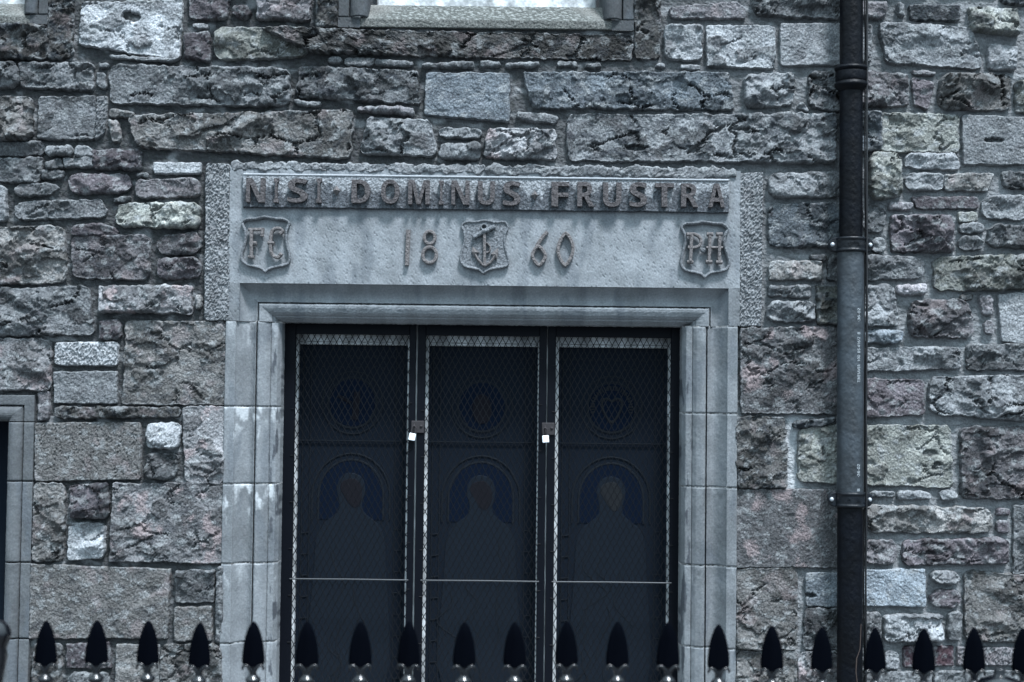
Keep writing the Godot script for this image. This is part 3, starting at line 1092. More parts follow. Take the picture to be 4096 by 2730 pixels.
	for r: Array in [[-3.4, -2.13, 0.05, 3.9], [2.1, 3.4, 0.05, 3.9], [-2.1, 2.08, 3.36, 3.9], [-2.1, 2.08, 0.05, 0.55]]:
		var v: float = r[2]
		while v < r[3] - 0.06:
			var h := minf(rng.randf_range(0.1, 0.2), r[3] - v)
			var u: float = r[0]
			while u < r[1] - 0.06:
				var w := minf(rng.randf_range(0.14, 0.42), r[1] - u)
				if not (open_at(u, v + h / 2) or open_at(u + w, v + h / 2) or open_at(u + w / 2, v + h / 2)):
					stone(int(u * 1000) + 8, int((v + h) * 1000) - 8, int((u + w) * 1000) - 8, int((v + h) * 1000) - 8, int((u + w) * 1000) - 8, int(v * 1000) + 8, int(u * 1000) + 8, int(v * 1000) + 8, ["R", "M", "M", "F"][rng.randi() % 4], rng.randf_range(3, 6.5), ["g", "p", "w", "g", "r", "y"][rng.randi() % 6], 0.0, null, "stone", 0.011, s)
				u += w
			v += h
	var o := part("outer_rubble", s.mesh(), mats.stone, front)
	o.set_meta("kind", "stuff")


func ashlar(called: String, mesh: Mesh, parent: Node3D = null) -> MeshInstance3D:
	return part(called, mesh, mats.ashlar, parent if parent else front)


const FZ := 0.014   # face of the dressed work

func build_lintel() -> void:
	var uL := -1.1408
	var uR := 0.9111
	var vTop := 2.6288
	var vCove := 2.1554
	var cL := -1.0933
	var cR := 0.8654
	var vBot := 2.0037
	var lintel := ashlar("carved_lintel", slab(uL, uR, vCove, vTop, FZ, 0.36, 0.0))
	lintel.set_meta("label", "carved sandstone lintel with motto, date and three shields")
	ashlar("face", slab(uL, cL, vBot, vCove, FZ, 0.26, 3.0), lintel)
	ashlar("face", slab(cR, uR, vBot + 0.002, vCove, FZ, 0.26, 4.0), lintel)
	# tooled margins at both ends and the weathered ledge on top
	stone(-1238, 2633, -1144, 2632, -1134, 2006, -1232, 2005, "T", 6.0, "g", 0.003, lintel, "tooled_margin")
	stone(910, 2620, 1001, 2623, 996, 2007, 912, 2006, "T", 6.0, "g", 0.003, lintel, "tooled_margin")
	stone(-1134, 2641, -116, 2641, -118, 2607, -1129, 2613, "L", 6.0, "g", 0.006, lintel, "weathered_ledge")
	stone(-112, 2641, 907, 2636, 872, 2596, -112, 2607, "L", 5.2, "g", 0.006, lintel, "weathered_ledge")
	# the raised band of the motto, with a thin roll along its head
	stone(-1092, 2599, 870, 2597, 867, 2454, -1088, 2454, "D", 4.5, "g", 0.018, lintel, "text_band")
	var roll := Sheet.new()
	tube(roll, PackedVector3Array([v3(Vector2(-1.0836, 2.5901), 0.029), v3(Vector2(-0.1104, 2.5891), 0.03), v3(Vector2(0.8597, 2.5881), 0.029)]), 0.0045, 8, Color(0.3, 0.32, 0.34))
	ashlar("band_roll", roll.mesh(), lintel)

	# the moulding round the opening
	var g := -1.0284 - cL
	var prof := [Vector3(0, 0, FZ), Vector3(0.001, 0.001, FZ - 0.014)]
	for i in range(1, 9):
		var t := i / 8.0
		prof.append(Vector3(0.001 + 0.062 * t, 0.001 + 0.07 * t, FZ - 0.014 - 0.04 * sin(t * PI * 0.7)))
	prof.append_array([Vector3(0.0655, 0.0735, -0.031), Vector3(0.0662, 0.0742, -0.052), Vector3(0.0705, 0.0795, -0.052), Vector3(0.071, 0.08, -0.026), Vector3(0.076, 0.085, -0.02), Vector3(0.088, 0.096, -0.0215), Vector3(0.108, 0.113, -0.029), Vector3(0.123, 0.124, -0.04), Vector3(0.126, 0.127, -0.048), Vector3(0.134, 0.133, -0.05), Vector3(0.146, 0.146, -0.075), Vector3(0.15, 0.15, -0.082), Vector3(0.154, 0.154, -0.33)])
	ashlar("moulding", hood(cL, cR, vCove, vBot, moulded(prof), 0.35), lintel)

	# the motto, letter by letter
	letter(lintel, "N", Vector2(-1.0665, 2.4768), Vector2(-0.9952, 2.572))
	letter(lintel, "I", Vector2(-0.9566, 2.477), Vector2(-0.9402, 2.5716))
	letter(lintel, "S", Vector2(-0.9016, 2.4777), Vector2(-0.8252, 2.5719))
	letter(lintel, "I", Vector2(-0.7867, 2.478), Vector2(-0.7692, 2.5726))
	letter(lintel, "D", Vector2(-0.6458, 2.4786), Vector2(-0.5752, 2.5698))
	letter(lintel, "O", Vector2(-0.5278, 2.4779), Vector2(-0.4582, 2.5711))
	letter(lintel, "M", Vector2(-0.4199, 2.4761), Vector2(-0.3372, 2.5705))
	letter(lintel, "I", Vector2(-0.297, 2.4765), Vector2(-0.2812, 2.5691))
	letter(lintel, "N", Vector2(-0.247, 2.4771), Vector2(-0.1782, 2.5703))
	letter(lintel, "U", Vector2(-0.1411, 2.4773), Vector2(-0.0772, 2.5694))
	letter(lintel, "S", Vector2(-0.0411, 2.4754), Vector2(0.0258, 2.5706))
	letter(lintel, "F", Vector2(0.1528, 2.4736), Vector2(0.2198, 2.5698))
	letter(lintel, "R", Vector2(0.2557, 2.4748), Vector2(0.3208, 2.5709))
	letter(lintel, "U", Vector2(0.3586, 2.475), Vector2(0.4288, 2.5702))
	letter(lintel, "S", Vector2(0.4636, 2.4762), Vector2(0.5308, 2.5723))
	letter(lintel, "T", Vector2(0.5665, 2.4773), Vector2(0.6388, 2.5695))
	letter(lintel, "R", Vector2(0.6704, 2.4775), Vector2(0.7368, 2.5697))
	letter(lintel, "A", Vector2(0.7793, 2.4777), Vector2(0.8418, 2.5698))
	lozenge(lintel, Vector2(-0.7095, 2.5281), 0.017, 0.0245)
	lozenge(lintel, Vector2(0.0843, 2.519), 0.0145, 0.021)

	# the date
	var z0 := FZ - 0.004
	var z1 := FZ + 0.02
	var st := flat()
	ribbon(st, PackedVector2Array([Vector2(-0.4201, 2.375), Vector2(-0.4241, 2.2325)]), 0.0165, z0, z1)
	part("numeral", done(st), mats.figure, lintel)
	st = flat()
	ribbon(st, ellipse(Vector2(-0.3347, 2.3448), 0.0215, 0.025), 0.0125, z0, z1 - 0.0012, 0.003, true)
	ribbon(st, ellipse(Vector2(-0.3338, 2.2746), 0.0275, 0.0315), 0.0135, z0, z1, 0.003, true)
	part("numeral", done(st), mats.figure, lintel)
	st = flat()
	ribbon(st, PackedVector2Array([Vector2(0.1361, 2.3733), Vector2(0.1153, 2.3489), Vector2(0.0947, 2.3156)]), 0.0145, z0, z1 - 0.0012)
	ribbon(st, curve([Vector2(0.1007, 2.3146), Vector2(0.1239, 2.2908), Vector2(0.1282, 2.2688), Vector2(0.1045, 2.2395), Vector2(0.0792, 2.2683), Vector2(0.0819, 2.2924)], true, 4), 0.013, z0, z1, 0.003, true)
	part("numeral", done(st), mats.figure, lintel)
	st = flat()
	ribbon(st, curve([Vector2(0.2102, 2.3681), Vector2(0.2335, 2.3362), Vector2(0.2398, 2.3022), Vector2(0.2321, 2.272), Vector2(0.2094, 2.2397), Vector2(0.1861, 2.2715), Vector2(0.1798, 2.3035), Vector2(0.1875, 2.3357)], true, 3), 0.0135, z0, z1, 0.003, true)
	part("numeral", done(st), mats.figure, lintel)

	# three shields
	var rim := [Vector2(0.0, 0.02), Vector2(0.002, 0.0235), Vector2(0.0055, 0.0235), Vector2(0.011, 0.018)]
	part("shield", plaque(edge([Vector2(-1.0905, 2.3961), Vector2(-1.0712, 2.4139), Vector2(-1.0342, 2.4173), Vector2(-0.9973, 2.4256), Vector2(-0.9536, 2.4183), Vector2(-0.9143, 2.4156), Vector2(-0.8931, 2.3962), Vector2(-0.9034, 2.3663), Vector2(-0.9044, 2.3445), Vector2(-0.9012, 2.3095), Vector2(-0.89, 2.266), Vector2(-0.8929, 2.2354), Vector2(-0.9153, 2.2229), Vector2(-0.9544, 2.215), Vector2(-0.976, 2.2061), Vector2(-0.9888, 2.195), Vector2(-1.0021, 2.2058), Vector2(-1.0196, 2.2143), Vector2(-1.0633, 2.2238), Vector2(-1.0877, 2.2441), Vector2(-1.0912, 2.2702), Vector2(-1.0822, 2.3031), Vector2(-1.0762, 2.3294), Vector2(-1.0767, 2.36)]), z0, rim), mats.shield, lintel, "left shield lettered FC")
	part("shield", plaque(edge([Vector2(-0.2103, 2.3939), Vector2(-0.19, 2.413), Vector2(-0.153, 2.4134), Vector2(-0.1139, 2.4204), Vector2(-0.0745, 2.4125), Vector2(-0.0332, 2.4147), Vector2(-0.0176, 2.3895), Vector2(-0.0295, 2.3588), Vector2(-0.029, 2.3151), Vector2(-0.0154, 2.2672), Vector2(-0.0159, 2.241), Vector2(-0.0332, 2.2277), Vector2(-0.081, 2.2184), Vector2(-0.1026, 2.2112), Vector2(-0.1177, 2.2006), Vector2(-0.1309, 2.2109), Vector2(-0.1462, 2.2168), Vector2(-0.1943, 2.2281), Vector2(-0.2128, 2.2519), Vector2(-0.2123, 2.2781), Vector2(-0.2019, 2.3175), Vector2(-0.1974, 2.3394), Vector2(-0.2003, 2.3656)]), z0, rim), mats.shield, lintel, "middle shield with an anchor")
	part("shield", plaque(edge([Vector2(0.6698, 2.3965), Vector2(0.687, 2.4164), Vector2(0.7263, 2.419), Vector2(0.7633, 2.4247), Vector2(0.8003, 2.4199), Vector2(0.8396, 2.4168), Vector2(0.865, 2.393), Vector2(0.8521, 2.3645), Vector2(0.851, 2.3251), Vector2(0.8687, 2.2685), Vector2(0.8667, 2.2401), Vector2(0.8451, 2.2224), Vector2(0.7972, 2.2132), Vector2(0.7821, 2.2056), Vector2(0.7669, 2.1932), Vector2(0.7538, 2.2052), Vector2(0.7407, 2.2103), Vector2(0.6884, 2.2228), Vector2(0.6695, 2.2444), Vector2(0.6706, 2.2794), Vector2(0.6824, 2.3276), Vector2(0.6854, 2.3451), Vector2(0.6822, 2.3669)]), z0, rim), mats.shield, lintel, "right shield lettered PH")
	var y0 := z0 + 0.014
	var y1 := z0 + 0.036
	st = flat()
	ribbon(st, PackedVector2Array([Vector2(-1.0469, 2.3701), Vector2(-1.0448, 2.2554)]), 0.0125, y0, y1)
	ribbon(st, PackedVector2Array([Vector2(-1.059, 2.3678), Vector2(-1.0025, 2.3684), Vector2(-1.0037, 2.3414)]), 0.012, y0, y1 - 0.0014)
	ribbon(st, PackedVector2Array([Vector2(-1.0536, 2.3103), Vector2(-1.025, 2.3132)]), 0.016, y0, y1 - 0.0026, 0.005)
	ribbon(st, PackedVector2Array([Vector2(-1.0579, 2.2579), Vector2(-1.0335, 2.2573)]), 0.011, y0, y1 - 0.002)
	part("letter", done(st), mats.figure, lintel)
	st = flat()
	ribbon(st, curve([Vector2(-0.9313, 2.3518), Vector2(-0.9228, 2.3628), Vector2(-0.9316, 2.3723), Vector2(-0.949, 2.3725), Vector2(-0.9632, 2.3623), Vector2(-0.968, 2.3383), Vector2(-0.9684, 2.3099), Vector2(-0.9661, 2.2772), Vector2(-0.9536, 2.2608), Vector2(-0.9383, 2.2575), Vector2(-0.9268, 2.2681)], false, 3), 0.0125, y0, y1)
	ribbon(st, PackedVector2Array([Vector2(-0.9798, 2.3146), Vector2(-0.9545, 2.3131)]), 0.013, y0, y1 + 0.0016, 0.005)
	ribbon(st, PackedVector2Array([Vector2(-0.9241, 2.2646), Vector2(-0.9329, 2.2724)]), 0.014, y0, y1 + 0.001, 0.005)
	part("letter", done(st), mats.figure, lintel)
	st = flat()
	ribbon(st, PackedVector2Array([Vector2(0.7132, 2.3662), Vector2(0.7087, 2.2592)]), 0.0125, y0, y1)
	ribbon(st, curve([Vector2(0.6927, 2.3694), Vector2(0.7254, 2.3689), Vector2(0.7454, 2.3569), Vector2(0.7508, 2.3404), Vector2(0.7422, 2.322), Vector2(0.7214, 2.3156), Vector2(0.6987, 2.3171)], false, 3), 0.0115, y0, y1 - 0.0014)
	ribbon(st, PackedVector2Array([Vector2(0.6957, 2.2578), Vector2(0.7204, 2.2572)]), 0.012, y0, y1 - 0.002, 0.004)
	part("letter", done(st), mats.figure, lintel)
	st = flat()
	ribbon(st, PackedVector2Array([Vector2(0.7862, 2.3713), Vector2(0.7826, 2.2579)]), 0.0115, y0, y1)
	ribbon(st, PackedVector2Array([Vector2(0.8245, 2.3718), Vector2(0.8235, 2.2575)]), 0.0115, y0, y1)
	ribbon(st, PackedVector2Array([Vector2(0.7718, 2.3162), Vector2(0.8379, 2.317)]), 0.009, y0, y1 - 0.0016)
	for q: Vector2 in [Vector2(0.7862, 2.3696), Vector2(0.8237, 2.37), Vector2(0.7826, 2.2588), Vector2(0.8235, 2.2575)]:
		ribbon(st, PackedVector2Array([q - Vector2(0.0125, 0), q + Vector2(0.0125, 0)]), 0.014, y0, y1 + 0.0015, 0.005)
	part("letter", done(st), mats.figure, lintel)
	part("stud", lathe_z([Vector2(0.011, 0.0), Vector2(0.0105, 0.006), Vector2(0.006, 0.0095), Vector2(0.0005, 0.0105)], Vector2(0.7614, 2.3051), y0), mats.shield, lintel)

	# the anchor: ring, draped stock, shank with its eye, arms and flukes
	st = flat()
	ribbon(st, PackedVector2Array([Vector2(-0.1152, 2.3631), Vector2(-0.1128, 2.2338)]), 0.0115, y0, y1 - 0.002)
	ribbon(st, curve([Vector2(-0.1089, 2.3254), Vector2(-0.0987, 2.3197), Vector2(-0.0904, 2.3052), Vector2(-0.0955, 2.2907), Vector2(-0.1064, 2.2862)], false, 3), 0.005, y0, y1 - 0.006, 0.0015)
	ribbon(st, curve([Vector2(-0.1518, 2.2784), Vector2(-0.14, 2.2596), Vector2(-0.1268, 2.2438), Vector2(-0.1128, 2.2338), Vector2(-0.0978, 2.2412), Vector2(-0.0835, 2.2559), Vector2(-0.0721, 2.2735)], false, 3), 0.009, y0, y1 - 0.0045)
	fluke(st, PackedVector2Array([Vector2(-0.1623, 2.3102), Vector2(-0.1354, 2.2867), Vector2(-0.1489, 2.2799), Vector2(-0.1546, 2.2725), Vector2(-0.1656, 2.2884)]), y0, y1 - 0.003)
	fluke(st, PackedVector2Array([Vector2(-0.0589, 2.3056), Vector2(-0.0612, 2.2823), Vector2(-0.0633, 2.2591), Vector2(-0.075, 2.2705), Vector2(-0.089, 2.2806)]), y0, y1 - 0.003)
	part("anchor", done(st), mats.figure, lintel)
	st = flat()
	ribbon(st, curve([Vector2(-0.1599, 2.3466), Vector2(-0.1397, 2.357), Vector2(-0.1239, 2.3674), Vector2(-0.1023, 2.3778), Vector2(-0.0735, 2.3912)], false, 3), 0.0155, y0, y1 + 0.002, 0.005)
	ribbon(st, ellipse(Vector2(-0.1169, 2.3878), 0.0115, 0.011), 0.006, y0, y1 + 0.0005, 0.0025, true)
	ribbon(st, PackedVector2Array([Vector2(-0.124, 2.3711), Vector2(-0.0965, 2.3749)]), 0.0165, y0, y1 + 0.0045, 0.006)
	part("anchor_stock", done(st), mats.shield, lintel)


func edge(pts: Array) -> PackedVector2Array:
	return curve(pts, true, 3)


func ellipse(c: Vector2, rx: float, ry: float) -> PackedVector2Array:
	var o := PackedVector2Array()
	for i in 32:
		o.append(c + Vector2(cos(TAU * i / 32) * rx, sin(TAU * i / 32) * ry))
	return o


func fluke(st: SurfaceTool, p: PackedVector2Array, z0: float, z1: float) -> void:
	# a flat-topped leaf with a ridge in the middle
	var m := Vector2.ZERO
	for q in p:
		m += q / p.size()
	for i in p.size():
		var a := p[i]
		var b := p[(i + 1) % p.size()]
		var o := v3((a + b) / 2 - m, 0)
		quad(st, v3(a, z0), v3(b, z0), v3(b, z1 - 0.004), v3(a, z1 - 0.004), o)
		tri(st, v3(a, z1 - 0.004), v3(b, z1 - 0.004), v3(m, z1 + 0.001), Vector3(0, 0, 1))


func letter(lintel: Node3D, ch: String, lo: Vector2, hi: Vector2) -> void:
	var g := glyph(ch, lo - Vector2(0.0015, 0.001), hi + Vector2(0.0015, 0.001), 0.024, 0.03)
	var o := part("letter", g[0], mats.carved, lintel)
	o.transform = g[1]


func lozenge(lintel: Node3D, c: Vector2, rx: float, ry: float) -> void:
	var st := flat()
	var p := [c + Vector2(rx, 0), c + Vector2(0, ry), c - Vector2(rx, 0), c - Vector2(0, ry)]
	for i in 4:
		tri(st, v3(p[i], 0.027), v3(p[(i + 1) % 4], 0.027), v3(c, 0.062), v3(p[i] + p[(i + 1) % 4] - 2 * c, 0.02))
	part("lozenge_stop", done(st), mats.figure, lintel)


func lathe_z(prof: Array, c: Vector2, z: float, segs := 20) -> ArrayMesh:
	# turned about an axis that points out of the wall: Vector2(radius, height)
	var s := Sheet.new()
	var p := PackedVector3Array()
	var col := PackedColorArray()
	for q: Vector2 in prof:
		for i in segs + 1:
			var a := TAU * i / segs
			p.append(Vector3(c.x + cos(a) * q.x, c.y + sin(a) * q.x, z + q.y))
			col.append(Color.WHITE)
	var mid := (prof.size() / 2) * (segs + 1) + (segs + 1) / 2
	s.grid(segs + 1, prof.size(), p, col, Vector3(p[mid].x - c.x, p[mid].y - c.y, 0.02))
	return s.mesh()


func jamb_profile() -> PackedVector3Array:
	# from the outer edge inwards: flat, hollow, quirk, band, flat, splay, reveal
	var a := [Vector3(-0.004, 0, -0.04), Vector3(0, 0, FZ - 0.002), Vector3(0.003, 0, FZ), Vector3(0.041, 0, FZ), Vector3(0.043, 0, FZ - 0.007)]
	for i in range(1, 9):
		var t := i / 8.0
		a.append(Vector3(0.043 + 0.07 * t, 0, FZ - 0.006 - 0.048 * sin(t * PI * 0.72)))
	a.append_array([Vector3(0.1155, 0, -0.026), Vector3(0.1165, 0, -0.05), Vector3(0.121, 0, -0.05), Vector3(0.1215, 0, -0.026), Vector3(0.127, 0, -0.02), Vector3(0.138, 0, -0.022), Vector3(0.158, 0, -0.031), Vector3(0.171, 0, -0.044), Vector3(0.1735, 0, -0.052), Vector3(0.176, 0, -0.047), Vector3(0.198, 0, -0.052), Vector3(0.2, 0, -0.055), Vector3(0.212, 0, -0.082), Vector3(0.216, 0, -0.33)])
	return moulded(a)


func build_jambs() -> void:
	var prof := jamb_profile()
	var uL := -1.1469
	var uR := 0.9035
	var left := [2.0034, 1.66, 1.3511, 1.0344, 0.7191, 0.45]
	var right := [2.0035, 1.6534, 1.3583, 1.0446, 0.7194, 0.45]
	for i in 5:
		ashlar("jamb_stone", upright(uL, 1.0, prof, left[i + 1] + 0.0015, left[i] - 0.0015, 0.29 + 0.03 * sin(i * 2.1), i * 3.0, 0.0, [0.3, 0.8, 0.9, 0.35, 0.2][i]))
		ashlar("jamb_stone", upright(uR, -1.0, prof, right[i + 1] + 0.0015, right[i] - 0.0015, 0.26 + 0.03 * sin(i * 1.7 + 1), 20 + i * 3.0, 0.0, 0.12))
	# thin pale lime joints between the courses
	for i in 5:
		for side in 2:
			var v: float = (left if side == 0 else right)[i]
			var s := Sheet.new()
			var p := PackedVector3Array()
			var c := PackedColorArray()
			for j in 2:
				for k in prof.size() - 3:
					var q := prof[k]
					var u := uL + q.x if side == 0 else uR - q.x
					p.append(Vector3(u, v - 0.003 + 0.006 * j, q.z - 0.0035 + 0.004 * n_mid.get_noise_2d(u * 2.0, v * 3.0)))
					var g := 0.3 + 0.35 * n_mid.get_noise_2d(u, v)
					c.append(Color(g, g, g))
			s.grid(prof.size() - 3, 2, p, c)
			ashlar("mortar_joint", s.mesh())
	ashlar("window_sill", box(Vector3(uL - 0.05, 0.33, -0.34), Vector3(uR + 0.05, 0.45, 0.06), 0.008))


func build_window() -> void:
	# three stained glass lights in a white painted frame
	var w := Node3D.new()
	w.name = "stained_glass_window"
	front.add_child(w, true)
	var z := -0.235
	var x := [-0.8859, -0.432, -0.345, 0.1089, 0.1959, 0.6509]
	var top := 1.9207
	var head := 2.03
	var ends := [-1.0, 0.78]
	var st := flat()
	block(st, Vector3(ends[0], 0.45, z - 0.03), Vector3(x[0], head, z + 0.02), 0.004)
	part("stile", done(st), mats.white, w)
	for i in [1, 3]:
		part("mullion", box(Vector3(x[i], 0.45, z - 0.03), Vector3(x[i + 1], head, z + 0.02), 0.004), mats.white, w)
	part("stile", box(Vector3(x[5], 0.45, z - 0.03), Vector3(ends[1], head, z + 0.02), 0.004), mats.white, w)
	for i in 3:
		var a: float = x[i * 2]
		var b: float = x[i * 2 + 1]
		var h := flat()
		block(h, Vector3(a, top + 0.012, z - 0.03), Vector3(b, head, z + 0.016), 0.003)
		block(h, Vector3(a, top, z - 0.031), Vector3(b, top + 0.0115, z + 0.008), 0.003)
		part("head_rail", done(h), mats.white, w)
		part("glass_pane", box(Vector3(a, 0.45, z - 0.026), Vector3(b, top, z - 0.02), 0.001), mats.glass, w)
		var zz := z - 0.0195
		var cx := (a + b) / 2 - 0.004
		var cy: float = [1.68, 1.6697, 1.6714][i]
		var ay: float = [1.2932, 1.2889, 1.2898][i]
		# the roundel near the top
		part("roundel", disc(Vector2(cx, cy), 0.096, 0.1, zz), mats.glass_blue, w)
		var ring := flat()
		ribbon(ring, ellipse(Vector2(cx, cy), 0.101, 0.105), 0.009, zz, zz + 0.004, 0.001, true)
		ribbon(ring, ellipse(Vector2(cx, cy), 0.126, 0.13), 0.006, zz, zz + 0.004, 0.001, true)
		part("roundel_ring", done(ring), mats.came, w)
		if i == 2:
			var hs := flat()
			ribbon(hs, curve([Vector2(cx, cy - 0.062), Vector2(cx - 0.036, cy - 0.012), Vector2(cx - 0.04, cy + 0.026), Vector2(cx - 0.02, cy + 0.037), Vector2(cx, cy + 0.026), Vector2(cx + 0.02, cy + 0.037), Vector2(cx + 0.04, cy + 0.026), Vector2(cx + 0.036, cy - 0.012)], true, 3), 0.01, zz + 0.004, zz + 0.007, 0.002, true)
			part("heart", done(hs), mats.glass_pale, w)
			var sc := flat()
			for k in 26:
				var an := -0.25 + (PI + 0.5) * k / 25.0
				var d := Vector2(cos(an), sin(an))
				ribbon(sc, PackedVector2Array([Vector2(cx, cy) + d * 0.072, Vector2(cx, cy) + d * 0.09]), 0.005 + 0.002 * (k % 3), zz + 0.004, zz + 0.0065, 0.001)
			part("scroll", done(sc), mats.glass_pale, w)
		elif i == 0:
			var hs := flat()
			ribbon(hs, PackedVector2Array([Vector2(cx - 0.062, cy + 0.03), Vector2(cx - 0.005, cy - 0.002)]), 0.014, zz + 0.004, zz + 0.007, 0.002)
			ribbon(hs, PackedVector2Array([Vector2(cx + 0.02, cy + 0.045), Vector2(cx + 0.012, cy - 0.07)]), 0.026, zz + 0.004, zz + 0.007, 0.002)
			part("emblem", done(hs), mats.glass_dull, w)
		else:
			part("emblem", disc(Vector2(cx, cy - 0.01), 0.04, 0.062, zz + 0.005), mats.glass_dull, w)
		# the arch with a half figure under it
		var arch := [Vector2(cx - 0.135, ay - 0.1)]
		for k in 17:
			var an := PI - PI * k / 16
			arch.append(Vector2(cx + cos(an) * 0.135, ay + sin(an) * 0.15))
		arch.append(Vector2(cx + 0.135, ay - 0.1))
		var pa := PackedVector2Array(arch)
		part("arch_ground", plaque(pa, zz, [Vector2(0.0, 0.001), Vector2(0.002, 0.0022)]), mats.glass_blue, w)
		var rr := flat()
		ribbon(rr, pa, 0.008, zz, zz + 0.004, 0.001)
		var arch2 := PackedVector2Array()
		for q in pa:
			arch2.append(Vector2(cx, ay) + (q - Vector2(cx, ay)) * Vector2(1.2, 1.17 if q.y > ay else 1.0))
		ribbon(rr, arch2, 0.006, zz, zz + 0.004, 0.001)
		part("arch_moulding", done(rr), mats.came, w)
		var fig := curve([Vector2(cx - 0.15, 0.5), Vector2(cx - 0.15, ay - 0.3), Vector2(cx - 0.13, ay - 0.14), Vector2(cx - 0.05, ay - 0.06), Vector2(cx - 0.06, ay + 0.03), Vector2(cx - 0.04, ay + 0.08), Vector2(cx, ay + 0.095), Vector2(cx + 0.045, ay + 0.075), Vector2(cx + 0.06, ay + 0.02), Vector2(cx + 0.05, ay - 0.06), Vector2(cx + 0.13, ay - 0.14), Vector2(cx + 0.15, ay - 0.3), Vector2(cx + 0.15, 0.5)], true, 4)
		part("figure", plaque(fig, zz + 0.002, [Vector2(0.0, 0.001), Vector2(0.002, 0.0022)]), mats.glass_mid, w)
		leading(w, i, cx, ay, a, b, zz)
		# border strips and saddle bars
		var bo := flat()
		for e in [a + 0.018, a + 0.05, b - 0.018, b - 0.05]:
			ribbon(bo, PackedVector2Array([Vector2(e, 0.46), Vector2(e, top - 0.01)]), 0.004, zz, zz + 0.0035, 0.001)
		for q in 5:
			var yy: float = top - 0.05 - 0.022 * (q % 2) - 0.02 * q
			if q < 2:
				for k in 12:
					var xx := lerpf(a + 0.03, b - 0.03, k / 11.0)
					ribbon(bo, PackedVector2Array([Vector2(xx - 0.008, yy), Vector2(xx + 0.006, yy + 0.006 * (k % 3 - 1))]), 0.007, zz, zz + 0.003, 0.001)
		part("border", done(bo), mats.came, w)
		part("saddle_bar", box(Vector3(a, 1.521 - 0.0022, zz + 0.006), Vector3(b, 1.521 + 0.0022, zz + 0.011), 0.001), mats.came, w)


func leading(w: Node3D, i: int, cx: float, ay: float, a: float, b: float, zz: float) -> void:
	# faces, hands and the lead lines of the drapery
	var face := edge([Vector2(cx - 0.035, ay + 0.06), Vector2(cx + 0.012, ay + 0.072), Vector2(cx + 0.042, ay + 0.04), Vector2(cx + 0.045, ay - 0.01), Vector2(cx + 0.02, ay - 0.05), Vector2(cx - 0.01, ay - 0.03), Vector2(cx - 0.028, ay + 0.0), Vector2(cx - 0.045, ay + 0.03)])
	part("face", plaque(face, zz + 0.0042, [Vector2(0.0, 0.0008), Vector2(0.002, 0.0018)]), mats.glass_pale if i == 2 else mats.glass_dull, w)
	var l := flat()
	for k in 15:
		var x := cx + rng.randf_range(-0.13, 0.13)
		var y := ay - 0.16 - 0.075 * k * rng.randf_range(0.9, 1.1)
		if y < 0.55:
			break
		var p := curve([Vector2(x, y), Vector2(x + rng.randf_range(-0.03, 0.03), y - 0.06), Vector2(x + rng.randf_range(-0.06, 0.06), y - 0.13), Vector2(x + rng.randf_range(-0.08, 0.08), y - 0.22)], false, 4)
		ribbon(l, p, 0.0045, zz + 0.004, zz + 0.0062 + 0.0001 * k, 0.001)
	for k in 16:
		var y := 0.52 + 0.088 * k
		if y > ay - 0.1:
			break
		ribbon(l, PackedVector2Array([Vector2(a + 0.02, y), Vector2(a + 0.05, y + 0.004)]), 0.004, zz + 0.001, zz + 0.0042, 0.001)
		ribbon(l, PackedVector2Array([Vector2(b - 0.05, y + 0.02), Vector2(b - 0.02, y + 0.02)]), 0.004, zz + 0.001, zz + 0.0042, 0.001)
	part("leading", done(l), mats.came, w)


func disc(c: Vector2, rx: float, ry: float, z: float) -> ArrayMesh:
	return plaque(ellipse(c, rx, ry), z, [Vector2(0, 0.001), Vector2(0.002, 0.0022)])


func roll_profile(band: float, roll: float, depth: float) -> PackedVector3Array:
	# flat tooled band, quirk, three-quarter roll, then the reveal
	var a := [Vector3(-0.003, -0.003, -0.04), Vector3(0, 0, FZ - 0.006), Vector3(0.002, 0.002, FZ - 0.004), Vector3(band, band, FZ - 0.004), Vector3(band + 0.002, band + 0.002, FZ - 0.02)]
	for i in range(0, 11):
		var t := PI * 0.92 * i / 10.0
		var d := band + 0.004 + roll * 0.5 * (1 - cos(t))
		a.append(Vector3(d, d, FZ - 0.022 + roll * 0.5 * sin(t)))
	var e := band + roll + 0.004
	a.append(Vector3(e, e, FZ - 0.03))
	a.append(Vector3(e + 0.002, e + 0.002, -depth))
	return moulded(a)


